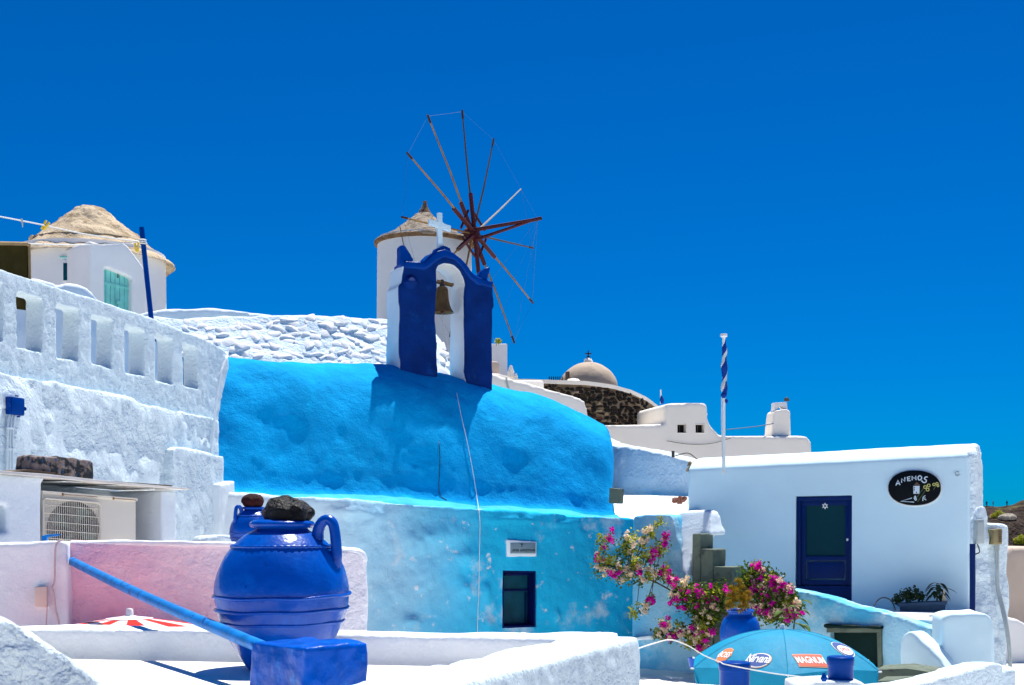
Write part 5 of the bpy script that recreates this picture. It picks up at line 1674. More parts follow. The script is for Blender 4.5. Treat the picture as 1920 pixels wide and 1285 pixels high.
bougain('bougainvillea', E_, [(1240, 1187), (1262, 1190), (1290, 1190), (1315, 1180), (1340, 1165)], 'low bougainvillea tangle trailing above the white guard rope', 160, 0.5, 0.9, -0.45)
YP = 19.6
kk = YP / F
pot = thing('blue_pot', P(1388, 1250, YP), 'round glossy blue pot holding the golden succulent', 'pot')
pc_ = P(1388, 1149, YP)
pr = [(0.20, -0.86), (0.24, -0.70), (0.29, -0.50), (0.31, -0.34), (0.295, -0.20), (0.25, -0.09), (0.19, -0.035), (0.185, 0.0), (0.215, 0.02), (0.215, 0.045), (0.17, 0.05), (0.16, -0.04)]
mk('pot_body', smooth_of(MB().lathe(spline(pr, 4), pc_, 40, False), 70), BLUE_JAR, pot)
mk('soil', MB().lathe([(0.165, -0.03), (0.0, -0.02)], pc_, 20, False), TWIG, pot)
gs = thing('golden_succulent', pc_, 'golden green rosette succulent growing in the blue pot', 'succulent')
m = MB()
rs2 = random.Random(8)
for x, y, r in ((1380, 1113, 15), (1392, 1122, 13), (1368, 1122, 12), (1384, 1095, 12), (1402, 1116, 11), (1366, 1137, 10), (1396, 1136, 10), (1378, 1131, 12), (1400, 1128, 13), (1388, 1106, 13), (1372, 1108, 12), (1388, 1142, 10)):
    c = P(x, y, YP - 0.28 + rs2.uniform(-0.06, 0.06))
    rr = r * kk
    for ring_ in range(4):
        n = 7 + ring_ * 3
        for i in range(n):
            a = 2 * math.pi * (i + 0.5 * ring_) / n
            tilt = 1.25 - ring_ * 0.38
            d = Vector((math.cos(a) * math.cos(tilt), -math.sin(tilt) * 0.75, math.sin(a) * math.cos(tilt) + 0.45)).normalized()
            p0 = c + d * rr * 0.35
            p1 = c + d * rr * (0.75 + 0.12 * ring_)
            s_ = d.cross(Vector((0, 0, 1))).normalized() * rr * 0.22
            m.add([p0 - s_ * 0.5, p0 + s_ * 0.5, (p0 + p1) / 2 + s_ + Vector((0, -0.01, 0)), p1, (p0 + p1) / 2 - s_ + Vector((0, -0.01, 0))], [(0, 1, 2, 3, 4)])
mk('rosettes', m, LEAF_GOLD, gs)
m = MB()
leaf_cloud(m, [(P(1381, 1112, YP - 0.1), 0.12), (P(1394, 1122, YP - 0.1), 0.10), (P(1368, 1125, YP - 0.1), 0.1)], 90, 0.05, 77)
mk('inner_foliage', m, LEAF, gs)
fg = thing('fig_plant', P(1490, 1170, YP), 'bright broad leaved green plant at the right end of the flowers', 'plant')
mk('stem', smooth_of(MB().tube(spline([P(1488, 1180, YP - 0.2), P(1490, 1155, YP - 0.25), P(1484, 1130, YP - 0.2)], 4), 0.012, 6)), TWIG, fg)
for x, y, a in ((1478, 1138, 0.3), (1492, 1134, 0.2), (1500, 1145, -0.5), (1484, 1150, 0.4), (1494, 1160, -0.6), (1476, 1160, 2.5), (1504, 1128, 0.5), (1488, 1170, -0.4), (1500, 1172, -1.0), (1470, 1148, 2.8)):
    big_leaf(P(x, y, YP - 0.35), (math.cos(a), -0.5, 0.25 * math.sin(a) + 0.2), rs2.uniform(0.16, 0.22), rs2.uniform(0.06, 0.08), 0.6, LEAF, fg)
m = MB().slab(SP, [(1180, 1196), (1235, 1190), (1240, 1197), (1185, 1202)], 0.4, -0.25)
plaster('wall_shelf', m, WHITE, None, 0.02, 3, ((0.01, 3),), None, 7, label='short white shelf jutting from the wall under the trailing flowers', cat='shelf')
mk('small_blue_pot', smooth_of(MB().lathe([(0.07, -0.14), (0.09, -0.03), (0.10, 0.0), (0.08, 0.0), (0.07, -0.05)], P(1302, 1234, 18.5), 18)), BLUE_JAR, label='small dark blue pot at the left corner of the teal parasol', cat='pot')

# ------------------------------------------------------------------ teal parasol with printed panels
YU = 15.5
ap = P(1467, 1180, YU)
RU, DR, NG = 1.22, 0.42, 6
tealp = thing('teal_parasol', Vector((ap.x, ap.y, -3.0)), 'teal six panel parasol printed with ice cream adverts', 'parasol')
rib0 = R(-99)
def can_z(t):
    t = max(0.0, t)
    return -DR * (0.14 * t + 0.86 * t ** 2.3)
def gore_pt(gi, q, r, up=0.0):
    """point on gore gi: r metres out along its middle line, q metres sideways"""
    a = rib0 + (gi + 0.5) * 2 * math.pi / NG
    Rm = RU * math.cos(math.pi / NG)
    d = Vector((math.cos(a), math.sin(a), 0))
    s_ = Vector((-math.sin(a), math.cos(a), 0))
    t = r / Rm
    e = 0.02
    dz = (can_z(t + e) - can_z(t - e)) / (2 * e * Rm)
    half = max(1e-4, r * math.tan(math.pi / NG))
    sag = 0.030 * (1 - min(1.0, abs(q) / half) ** 2) * t
    nrm = (Vector((0, 0, 1)) - d * dz).normalized()
    return ap + d * r + s_ * q + Vector((0, 0, can_z(t) + sag)) + nrm * up
for gi in range(NG):
    m = MB()
    n, w = 14, 8
    Rm = RU * math.cos(math.pi / NG)
    for i in range(n + 1):
        r_ = max(0.003, Rm * i / n)
        half = r_ * math.tan(math.pi / NG)
        for j in range(w + 1):
            m.v.append(tuple(gore_pt(gi, half * (2 * j / w - 1), r_)))
    # hanging valance
    half = Rm * math.tan(math.pi / NG)
    a = rib0 + (gi + 0.5) * 2 * math.pi / NG
    dd_ = Vector((math.cos(a), math.sin(a), 0))
    for i in range(1, 4):
        for j in range(w + 1):
            b_ = gore_pt(gi, half * (2 * j / w - 1), Rm)
            fl = 0.02 * math.sin(j * 1.7 + gi) * i / 3
            scal = 0.0 if j in (0, w) else 0.012
            m.v.append(tuple(b_ + Vector((0, 0, -0.065 * i)) + dd_ * (-0.012 * i + fl)))
    k = w + 1
    m.f = [(i * k + j, i * k + j + 1, (i + 1) * k + j + 1, (i + 1) * k + j) for i in range(n + 3) for j in range(w)]
    me = m.mesh('canopy_panel')
    bm = bmesh.new()
    bm.from_mesh(me)
    bmesh.ops.recalc_face_normals(bm, faces=bm.faces)
    bm.to_mesh(me)
    bm.free()
    smooth(me)
    me.set_sharp_from_angle(angle=R(50))
    panel = mk('canopy_panel', me, TEAL, tealp)
    panel['gi'] = gi
panels = [o for o in tealp.children]
m = MB()
for gi in range(NG):
    a = rib0 + gi * 2 * math.pi / NG
    m.tube([ap + Vector((math.cos(a) * r_, math.sin(a) * r_, can_z(r_ / RU) - 0.012)) for r_ in np.linspace(0.02, RU, 8)], 0.008, 5)
mk('ribs', m, PLASTIC_W, tealp)
m = MB()
for gi in range(NG):
    a = rib0 + gi * 2 * math.pi / NG
    m.tube([ap + Vector((math.cos(a) * r_, math.sin(a) * r_, can_z(r_ / RU) + 0.002)) for r_ in np.linspace(0.02, RU, 12)], 0.0045, 5)
mk('seams', m, TEAL, tealp)
mk('parasol_pole', smooth_of(MB().tube([Vector((ap.x, ap.y, -3.0)), ap], 0.022, 10)), PLASTIC_W, tealp)
mk('finial', smooth_of(MB().lathe([(0.035, -0.02), (0.04, 0.0), (0.028, 0.02), (0.03, 0.05), (0.02, 0.065), (0.0, 0.068)], ap, 14)), PLASTIC_W, tealp)
m = MB()
for gi in range(NG):
    a = rib0 + gi * 2 * math.pi / NG
    m.tube([ap + Vector((math.cos(a) * (RU - 0.03), math.sin(a) * (RU - 0.03), can_z(1) - 0.01)), ap + Vector((math.cos(a) * (RU + 0.035), math.sin(a) * (RU + 0.035), can_z(1) - 0.005))], 0.010, 6)
mk('rib_tips', m, PLASTIC_W, tealp)
def gore_at(x, y):
    """panel and (q, r) seen at a photo position"""
    best = None
    for gi in range(NG):
        for r_ in np.linspace(0.1, 1.05, 60):
            h = r_ * math.tan(math.pi / NG)
            for q in np.linspace(-h, h, 25):
                p = gore_pt(gi, q, r_)
                e = (HX + F * p.x / p.y - x) ** 2 + (HY - F * p.z / p.y - y) ** 2
                if p.y < ap.y + 0.3 and (best is None or e < best[0]):
                    best = (e, gi, q, r_)
    return best[1:]
def logo(x, y, shapes, rot=0.0):
    gi, q0, r0 = gore_at(x, y)
    par_ = [p for p in panels if p['gi'] == gi][0]
    for k, (nm, mt, geo, ks) in enumerate(shapes):
        v, f = geo
        m = MB()
        cr, sr = math.cos(rot), math.sin(rot)
        pts = []
        for a, b in v:
            a, b = a * ks[0], b * ks[1]
            if len(ks) > 2:
                a += ks[2]
                b += ks[3]
            a, b = a * cr - b * sr, a * sr + b * cr
            pts.append(gore_pt(gi, q0 + a, r0 - b, 0.006 + 0.003 * k))
        m.add(pts, f)
        mk(nm, m, mt, par_)
def poly_geo(pts, rings=3):
    """filled outline as concentric rings so that it follows a curved panel"""
    n = len(pts)
    v, f = [], []
    for k in range(rings, 0, -1):
        v += [(x * k / rings, y * k / rings) for x, y in pts]
    for k in range(rings - 1):
        f += [(k * n + i, k * n + (i + 1) % n, (k + 1) * n + (i + 1) % n, (k + 1) * n + i) for i in range(n)]
    v.append((0, 0))
    f += [((rings - 1) * n + i, (rings - 1) * n + (i + 1) % n, len(v) - 1) for i in range(n)]
    return v, f
circ = [(math.cos(2 * math.pi * i / 40), math.sin(2 * math.pi * i / 40)) for i in range(40)]
hexa = [(-1, 0), (-0.62, 0.8), (0, 1), (0.62, 0.8), (1, 0), (0.62, -0.8), (0, -1), (-0.62, -0.8)]
rect = [(-1, 1), (-0.5, 1), (0, 1), (0.5, 1), (1, 1), (1, 0), (1, -1), (0.5, -1), (0, -1), (-0.5, -1), (-1, -1), (-1, 0)]
EL = 1.75
def quad_strokes(lines, w):
    v, f = [], []
    for (x0, y0), (x1, y1) in lines:
        l_ = math.hypot(x1 - x0, y1 - y0)
        nx_, ny_ = -(y1 - y0) / l_ * w, (x1 - x0) / l_ * w
        k = len(v)
        v += [(x0 + nx_, y0 + ny_), (x1 + nx_, y1 + ny_), (x1 - nx_, y1 - ny_), (x0 - nx_, y0 - ny_)]
        f.append((k, k + 1, k + 2, k + 3))
    return v, f
strokes_geo = quad_strokes([((-0.062, -0.03), (-0.052, 0.032)), ((-0.052, 0.032), (-0.032, 0.028)), ((-0.058, 0.0), (-0.036, 0.0)), ((-0.026, -0.03), (-0.018, 0.032)), ((-0.018, 0.032), (0.0, 0.02)), ((0.0, 0.02), (-0.022, 0.0)),
                            ((0.006, -0.032), (0.016, 0.034)), ((0.016, 0.034), (0.034, 0.03)), ((0.012, 0.0), (0.03, 0.002)), ((0.006, -0.032), (0.026, -0.03)), ((0.040, -0.03), (0.052, 0.03)), ((0.052, 0.03), (0.066, -0.028))], 0.0045)
logo(1358, 1228, [('logo_badge', LOGO_TAN, poly_geo(hexa), (0.092, 0.128)), ('logo_badge', LOGO_ORANGE, poly_geo(hexa), (0.083, 0.116)), ('logo_text', LOGO_WHITE, text_geo('BOSS', 0.070, 0.001, 0.10, 0.95), (1, 1.75))], -0.10)
logo(1422, 1237, [('logo_badge', LOGO_TAN, poly_geo(circ), (0.150, 0.112)), ('logo_badge', LOGO_WHITE, poly_geo(circ), (0.142, 0.104)), ('logo_badge', LOGO_NAVY, poly_geo(circ), (0.133, 0.092)), ('logo_text', LOGO_WHITE, text_geo('Nirvana', 0.098, 0.0012, 0.25, 0.95), (1, 1.75, -0.01, 0.02))], 0.06)
logo(1520, 1239, [('logo_badge', LOGO_TAN, poly_geo(rect), (0.182, 0.098)), ('logo_badge', LOGO_RED, poly_geo(rect), (0.174, 0.088)), ('logo_text', LOGO_WHITE, text_geo('MAGNUM', 0.082, 0.0015, 0, 0.98), (1, 1.6))], -0.13)
logo(1581, 1218, [('logo_badge', LOGO_WHITE, poly_geo(circ), (0.112, 0.150)), ('logo_badge', LOGO_NAVY, poly_geo(circ), (0.104, 0.140)), ('logo_badge', LOGO_WHITE, poly_geo(circ), (0.090, 0.088, 0, -0.03)), ('logo_strokes', LOGO_RED, strokes_geo, (1, 1, 0, -0.03))], 0.2)

# rope posts
def rope_post(x0, x1, y0, Y, label, base_y=None):
    c = P((x0 + x1) / 2, y0, Y)
    r_ = (x1 - x0) / 2 * Y / F
    t = thing('rope_post', Vector((c.x, c.y, -3.0)), label, 'post', 'blue posts of the rope barrier')
    body = smooth_of(MB().lathe([(r_ * 0.94, -1.4), (r_ * 0.95, -0.09), (r_ * 0.98, -0.085)], c, 36), 50)
    mk('post_body', body, BLUE_MATT if False else BLUE, t)
    mk('post_cap', smooth_of(MB().lathe([(r_ * 0.98, -0.085), (r_ * 1.01, -0.08), (r_ * 1.01, -0.02), (r_ * 0.98, -0.006), (r_ * 0.9, 0.0), (0.01, 0.002)], c, 36), 50), BLUE, t)
    if base_y:
        zb = (base_y - y0) * Y / F
        mk('post_foot', smooth_of(MB().lathe([(r_ * 1.30, -zb - 0.12), (r_ * 1.30, -zb - 0.02), (r_ * 1.22, -zb), (r_ * 0.97, -zb + 0.01)], c, 36), 50), BLUE, t)
    return c, r_
c1, r1 = rope_post(1348, 1407, 1241, 12.5, 'plain blue round post in front of the left half of the teal parasol')
c2, r2_ = rope_post(1551, 1601, 1231, 12.5, 'blue round post on a wider foot by the white parapet', 1276)
m = MB().slab(Pl(1490, 12.3, 1620, 12.3), [(1490, 1282), (1520, 1278), (1560, 1276), (1610, 1277), (1625, 1281), (1630, None, -3.2), (1485, None, -3.2)], 0.5)
plaster('post_plinth', m, WHITE, None, 0.03, 3, ((0.01, 2),), None, 12, label='white plinth under the footed blue post', cat='plinth')
rp_ = [P(1192, 1218, 9.0), P(1225, 1207, 10.5), P(1258, 1200, 11.8), P(1290, 1211, 12.1), P(1320, 1229, 12.35), P(1349, 1241, 12.5) + Vector((0, -0.02, 0)), P(1360, 1246, 12.32), P(1405, 1255, 12.32), P(1450, 1263, 12.2), P(1500, 1269, 12.2), P(1545, 1272, 12.25), P(1552, 1271, 12.3)]
mk('guard_rope', tubes(lambda m: m.tube(spline(rp_, 5), 0.0055, 6)), ROPE, label='thin white guard rope looping between the white wall and the blue posts', cat='rope')
m = MB().lathe([(0.02, -0.03), (0.035, 0.0), (0.02, 0.03)], P(1545, 1272, 12.24), 10).tube([P(1545, 1262, 12.24), P(1545, 1278, 12.24)], 0.016, 6)
mk('rope_knot', smooth_of(m), BLUE, label='small dark blue hook tying the guard rope to the footed post', cat='hook')

# ------------------------------------------------------------------ air conditioner niche on the left
BX = Pl(0, 13.2, 330, 15.2)
nch = thing('niche_box', BX.pt((160, None, -1.5)), 'white masonry box with an open bay housing the air conditioner', 'masonry box')
zt0, zt1 = 887, 917
m = MB().slab(BX, [(-140, 880), (0, 888), (330, 921), (331, None, -2.6), (-140, None, -2.6)], 0.95)
cut = MB().slab(BX, [(78, 899), (304, 919), (304, 1100), (78, 1100)], 1.22, -0.35)
cut.slab(BX, [(-8, 945), (14, 947), (14, 1000), (-8, 1000)], 0.4, -0.25)
mk('box_wall', plaster_mesh(m, 0.028, 3, ((0.012, 1.5), (0.006, 5)), cut, 101), WHITE, nch)
m = MB().slab(BX, [(-140, 872), (0, 884), (75, 889), (200, 903), (345, 916), (345, 919), (200, 907.5), (75, 895), (0, 889), (-140, 879)], 1.1, -0.10)
mk('roof_slab', bevel_mesh(m, 0.008), SLABGREY, nch)
for q, lab in (([(20, 884.5), (60, 880), (110, 886.5), (110, 888.5), (60, 884)], 'thin weathered brown board lying on the slab left of the block'), ([(215, 902), (330, 910), (328, 912.5), (215, 904)], 'thin dark board lying at the right end of the slab')):
    mk('weathered_board', bevel_mesh(MB().slab(BX, q, 0.35, 0.05), 0.003), BOARD, label=lab, cat='board')
m = MB().slab(BX, [(73, 887), (75, 856), (80, 853), (150, 857), (187, 864), (189.5, 868), (189, 898), (110, 890)], 0.28, 0.12)
mk('volcanic_block', plaster_mesh(m, 0.02, 2, ((0.012, 4), (0.012, 12)), None, 102), BLOCK, label='speckled grey block weighing down the slab over the air conditioner', cat='block')
AC = Pl(0, 13.32, 330, 15.32)
ac = thing('air_conditioner', AC.pt((165, None, -0.75)), 'ivory air conditioner outdoor unit with a round fan grille in the niche', 'air conditioner')
acq = [(79, 921), (255, 935.5), (255, 1075), (79, 1068)]
mk('casing', bevel_mesh(MB().slab(AC, acq, 0.35, 0.0), 0.012), ACMETAL, ac)
mk('top_lip', bevel_mesh(MB().slab(AC, [(78, 920), (256, 934.5), (256, 940), (78, 926)], 0.03, -0.02), 0.004), ACMETAL, ac)
m = MB()
for x in (118, 213):
    m.lathe([(0.012, -0.012), (0.012, 0.012)], AC.hit(x, 922.5 + (x - 79) * 0.082 + 1.5, -0.022), 8)
m.slab(AC, [(118, 926.8), (180, 931.9), (180, 932.8), (118, 927.7)], 0.004, -0.024)
m.slab(AC, [(214, 934.6), (253, 937.8), (253, 938.8), (214, 935.6)], 0.004, -0.024)
mk('rust_streak', m, RUST, ac)
gq = lambda x, y: AC.hit(x, y, 0)
g_x0, g_x1 = 81, 189
def gy0(x):
    return 934 + (x - 81) * 0.085
mk('fan_recess', MB().slab(AC, [(g_x0 + 1, gy0(g_x0) + 1), (g_x1 - 1, gy0(g_x1) + 1), (g_x1 - 1, 1060), (g_x0 + 1, 1060)], 0.01, -0.012), ACMETAL, ac)
m = MB().slab(AC, ell(135, 992, 49, 52, 40, 2.0), 0.01, -0.018)
fan = mk('fan_opening', m, ACDARK, ac)
m = MB()
for k in range(4):
    a0 = k * math.pi / 2 + 0.4
    m.slab(AC, [(135 + 8 * math.cos(a0), 992 + 8 * math.sin(a0)), (135 + 44 * math.cos(a0 - 0.25), 992 + 46 * math.sin(a0 - 0.25)), (135 + 45 * math.cos(a0 + 0.45), 992 + 47 * math.sin(a0 + 0.45))], 0.006, -0.028)
mk('fan_blades', m, mat('green grey fan plastic', (0.10, 0.16, 0.13), 0.5, 0.05, 3, (), 0.3), ac)
m = MB()
for i in range(30):
    x = g_x0 + 2 + (g_x1 - g_x0 - 4) * i / 29
    m.tube([AC.hit(x, gy0(x) + 2, -0.035), AC.hit(x, 1062, -0.035)], 0.0042, 5)
for i in range(8):
    y = 12 + i * 15.5
    m.tube([AC.hit(g_x0, gy0(g_x0) + y, -0.040), AC.hit(g_x1, gy0(g_x1) + y, -0.040)], 0.0042, 5)
fr = [(g_x0 + 4, gy0(g_x0 + 4)), (g_x1 - 5, gy0(g_x1 - 5)), (g_x1, gy0(g_x1) + 6), (g_x1, 1062), (g_x0, 1062), (g_x0, gy0(g_x0) + 6), (g_x0 + 4, gy0(g_x0 + 4))]
m.tube([AC.hit(x, y, -0.036) for x, y in fr], 0.010, 6)
mk('grille', smooth_of(m), ACMETAL, ac)
tp = thing('blue_tap', P(98, 1014, 12.05), 'small light blue tap handle resting on the white wall before the fan grille', 'tap')
m = MB().box(P(84, 1010, 12.05), (0.045, 0.05, 0.055)).tube([P(84, 1006, 12.05), P(98, 1004, 12.0), P(113, 1003, 11.95)], [0.014, 0.012, 0.010], 8)
mk('tap_body', bevel_mesh(m, 0.004), BLUE_LIGHT, tp)
m = MB().slab(Pl(380, 14.6, 440, 14.9), [(384, 1012), (392, 1005), (430, 1004), (440, 1010), (440, 1030), (384, 1030)], 0.3)
plaster('stone_ledge', m, WHITE_ROUGH, None, 0.02, 3, ((0.01, 4),), None, 13, label='low white ledge left of the small blue jar', cat='ledge')

# ------------------------------------------------------------------ patio wall with parasol bounce painted pink on the bay
PW = Pl(0, 12.0, 690, 12.6)
pwt = thing('patio_wall', PW.pt((340, None, -1.9)), 'white patio wall with a bay in painted pink glow', 'wall')
m = MB().slab(PW, [(-160, 1018), (0, 1018), (60, 1016), (110, 1013), (134, 1015), (134, None, -3.2), (-160, None, -3.2)], 0.5, -0.20)
mk('left_pier', plaster_mesh(m, 0.025, 4, ((0.012, 1.2), (0.006, 5)), None, 111), PURE, pwt)
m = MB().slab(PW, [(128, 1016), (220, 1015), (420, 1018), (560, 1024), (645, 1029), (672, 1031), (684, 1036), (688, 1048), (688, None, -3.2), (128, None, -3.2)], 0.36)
mk('pink_glow_bay', plaster_mesh(m, 0.025, 5, ((0.02, 1.0), (0.010, 4), (0.005, 11)), None, 112), PINK_BOUNCE, pwt)
m = MB().slab(PW, [(126, 1014), (220, 1013), (420, 1016), (560, 1022), (645, 1027), (673, 1029), (686, 1035), (690, 1048), (690, 1056), (684, 1052), (672, 1040), (640, 1036), (560, 1031), (420, 1026), (220, 1023), (126, 1024)], 0.40, -0.018)
mk('white_top', plaster_mesh(m, 0.022, 4, ((0.012, 1.5), (0.008, 5)), None, 113), PURE, pwt)
jb2 = thing('wall_socket_box', PW.hit(86, 1136, -0.25), 'cream electrical box with cables on the white pier left of the pink bay', 'electrical box')
m = MB().slab(PW, [(75, 1099), (97, 1097), (97, 1136), (75, 1134)], 0.06, -0.27)
mk('box_body', bevel_mesh(m, 0.006), mat('cream plastic', (0.68, 0.58, 0.48), 0.5, 0.04, 5, (), 0.3), jb2)
m = MB().tube(spline([PW.hit(117, 1012, -0.22), PW.hit(106, 1020, -0.235), PW.hit(103, 1045, -0.235), PW.hit(102, 1090, -0.235), PW.hit(98, 1100, -0.24)], 5), 0.009, 6)
m.tube(spline([PW.hit(97, 1100, -0.25), PW.hit(102, 1120, -0.245), PW.hit(104, 1140, -0.24), PW.hit(110, 1165, -0.235), PW.hit(114, 1190, -0.235)], 5), 0.009, 6)
m.tube(spline([PW.hit(88, 1135, -0.245), PW.hit(88, 1150, -0.24), PW.hit(86, 1180, -0.235)], 5), 0.006, 6)
mk('cables', smooth_of(m), mat('pinkish grey cable', (0.55, 0.42, 0.42), 0.6, 0.05, 5, (), 0.3), jb2)

mk('bounce_patio', MB().prism([Vector((-7, 9.6, -1.5)), Vector((0.9, 9.3, -1.5)), Vector((0.2, 12.6, -1.5)), Vector((-7, 12.2, -1.5))], [Vector((-7, 9.6, -3.3)), Vector((0.9, 9.3, -3.3)), Vector((0.2, 12.6, -3.3)), Vector((-7, 12.2, -3.3))]), PURE, kind='structure')  # unseen floor, raised and whitened to bounce sun onto the patio wall
# red and white parasol behind the parapet
YR = 11.0
apr = P(243, 1156, YR)
rw = thing('red_white_parasol', Vector((apr.x, apr.y, -3.0)), 'red and white striped parasol top peeking over the low parapet', 'parasol')
def rz(r_):
    return -(0.11 * r_ + 0.07 * r_ * r_)
NR = 16
for k in range(NR):
    a0, a1 = 2 * math.pi * k / NR - 1.75, 2 * math.pi * (k + 1) / NR - 1.75
    m = MB()
    n = 8
    for i in range(n + 1):
        r_ = 0.02 + 1.25 * i / n
        for a in (a0, (a0 + a1) / 2, a1):
            rr = r_ * (1 if a != (a0 + a1) / 2 else 0.985)
            m.v.append((apr.x + rr * math.cos(a), apr.y + rr * math.sin(a), apr.z + rz(r_)))
    m.f = [(i * 3 + j, i * 3 + j + 1, (i + 1) * 3 + j + 1, (i + 1) * 3 + j) for i in range(n) for j in range(2)]
    mk('canopy_panel', m, REDCLOTH if k % 2 else WHITECLOTH, rw)
m = MB().lathe([(r_, rz(r_) + 0.008) for r_ in (0.02, 0.08, 0.14, 0.20)], apr, 32, False)
mk('crown_disc', smooth_of(m), WHITECLOTH, rw)
mk('cap', smooth_of(MB().lathe([(0.10, -0.03), (0.07, 0.0), (0.032, 0.01), (0.030, 0.055), (0.022, 0.068), (0.0, 0.07)], apr, 18)), PLASTIC_W, rw)
mk('parasol_pole', smooth_of(MB().tube([Vector((apr.x, apr.y, -3.0)), apr], 0.022, 10)), PLASTIC_W, rw)

# ------------------------------------------------------------------ jars
def jar_profile(h, r_):
    return None
def clay_jar(name, c, s, label, rock_mt, rock_label, rock_name, rock_s, handle_angles, seed):
    t = thing(name, c, label, 'jar')
    pr = [(0.17, 0.0), (0.22, 0.015), (0.30, 0.13), (0.385, 0.27), (0.440, 0.42), (0.456, 0.52), (0.452, 0.60), (0.425, 0.70), (0.375, 0.80), (0.31, 0.88), (0.235, 0.94), (0.185, 0.965), (0.175, 0.985), (0.195, 1.005), (0.20, 1.02), (0.19, 1.03), (0.17, 1.03), (0.155, 0.99), (0.15, 0.9)]
    ps_ = spline(pr, 6)
    m = MB().lathe([(r_ * s, z * s) for r_, z in ps_], c, 96, False)
    me = smooth_of(m, 70)
    lump(me, [(0.006 * s, 3.0 / s), (0.0022 * s, 11 / s)], seed)
    mk('jar_body', me, BLUE_JAR, t)
    m = MB()
    for z, th, amp in ((0.525, 0.012, 0.010), (0.432, 0.012, 0.008), (0.345, 0.010, 0.006)):
        rr = np.interp(z, [p[1] for p in pr[:12]], [p[0] for p in pr[:12]])
        pts = [c + Vector((math.cos(a) * (rr + 0.004), math.sin(a) * (rr + 0.004), z + amp * math.sin(a * 1.0 + 0.6) + 0.003 * math.sin(a * 7))) * s for a in [2 * math.pi * i / 72 for i in range(73)]]
        m.tube(pts, th * s, 8, False)
    mk('raised_band', smooth_of(m, 80), BLUE_JAR, t)
    m = MB()
    z = 0.855
    rr = 0.335
    pts, rs_ = [], []
    for i in range(145):
        a = 2 * math.pi * i / 144
        pts.append(c + Vector((math.cos(a) * rr, math.sin(a) * rr, z)) * s)
        rs_.append((0.011 + 0.004 * (i % 3 == 0)) * s)
    m.tube(pts, rs_, 8, False)
    mk('rope_band', smooth_of(m, 80), BLUE_JAR, t)
    rim = [c + Vector((math.cos(a) * 0.197, math.sin(a) * 0.197, 1.005)) * s for a in [2 * math.pi * i / 48 for i in range(49)]]
    mk('rim', smooth_of(MB().tube(rim, 0.024 * s, 10, False), 80), BLUE_JAR, t)
    for ha in handle_angles:
        d = Vector((math.cos(ha), math.sin(ha), 0))
        hp = spline([c + (d * r_ + Vector((0, 0, z))) * s for r_, z in ((0.26, 0.90), (0.265, 0.965), (0.295, 1.02), (0.335, 1.035), (0.370, 1.01), (0.385, 0.95), (0.392, 0.88), (0.395, 0.80), (0.385, 0.72))], 4)
        m = MB()
        n = len(hp)
        m.tube(hp, [s * (0.042 - 0.006 * math.sin(math.pi * i / (n - 1))) for i in range(n)], 12)
        mk('handle', smooth_of(m, 80), BLUE_JAR, t)
    bm = bmesh.new()
    bmesh.ops.create_icosphere(bm, subdivisions=5, radius=1.0)
    me = bpy.data.meshes.new('rock')
    bm.to_mesh(me)
    bm.free()
    me.transform(Matrix.Diagonal((*rock_s, 1)))
    return t, me
jc = P(529, 1259, 8.75)
jar, rk = clay_jar('clay_jar', jc, 1.0, 'big rounded glossy blue clay jar standing on the cream terrace', LAVA, '', 'lava_rock', (0.175, 0.15, 0.095), (R(-14),), 201)
lump(rk, [(0.06, 4.5), (0.03, 10), (0.014, 24)], 33)
co = np.empty(len(rk.vertices) * 3)
rk.vertices.foreach_get('co', co)
co = co.reshape(-1, 3)
co[:, 2] = np.maximum(co[:, 2], -0.055)
rk.vertices.foreach_set('co', co.ravel())
rk.transform(Matrix.Translation(jc + Vector((0.015, 0, 1.085))))
smooth(rk)
mk('lava_rock', rk, LAVA, label='jagged black lava rock lidding the big blue jar', cat='rock')
jc2 = P(475, 1050, 12.95)
jar2, rk = clay_jar('small_clay_jar', jc2, 0.52, 'smaller blue clay jar behind the patio wall, half hidden by the big jar', LAVARED, '', 'red_rock', (0.118, 0.10, 0.080), (R(222),), 211)
lump(rk, [(0.02, 6), (0.006, 25)], 35)
rk.transform(Matrix.Translation(jc2 + Vector((0.005, 0, 0.595))))
smooth(rk)
mk('red_rock', rk, LAVARED, label='rounded dark red lava stone lidding the smaller blue jar', cat='rock')
mk('jar_stand', MB().box(jc2 + Vector((0, 0, -1.1)), (0.7, 0.6, 2.19)), WHITE_FLAT, label='white masonry stand under the smaller blue jar', cat='stand')

# ------------------------------------------------------------------ terrace roof, parapet, near walls
tz = -0.985
mk('terrace', MB().prism([Vector((-6, 0.5, tz)), Vector((-2.9, 0.5, tz)), Vector((-0.55, 6.2, tz)), Vector((0.48, 8.75, tz)), Vector((-6, 9.9, tz))],
                         [Vector((-6, 0.5, -3.2)), Vector((-2.9, 0.5, -3.2)), Vector((-0.55, 6.2, -3.2)), Vector((0.48, 8.75, -3.2)), Vector((-6, 9.9, -3.2))]), TILEFLOOR, kind='structure')
par_t = thing('parapet_wall', Vector((-0.5, 9.2, -0.98)), 'low white parapet round the cream terrace, turning toward the viewer at right', 'parapet')
a = [P(-160, 1176, 9.80), P(0, 1174, 9.72), P(300, 1180, 9.45), P(690, 1190, 9.15), P(1000, 1199, 8.92), P(1150, 1204, 8.74)]
m = MB()
top_l = [Vector((q.x, q.y, (-0.775 - 0.012 * math.sin(i * 2.1)))) for i, q in enumerate(a)]
v = []
for i, q in enumerate(top_l):
    z = q.z
    v += [Vector((q.x, q.y - 0.02, z)), Vector((q.x + 0.06, q.y + 0.38, z)), Vector((q.x + 0.06, q.y + 0.38, -3.2)), Vector((q.x, q.y - 0.02, -3.2))]
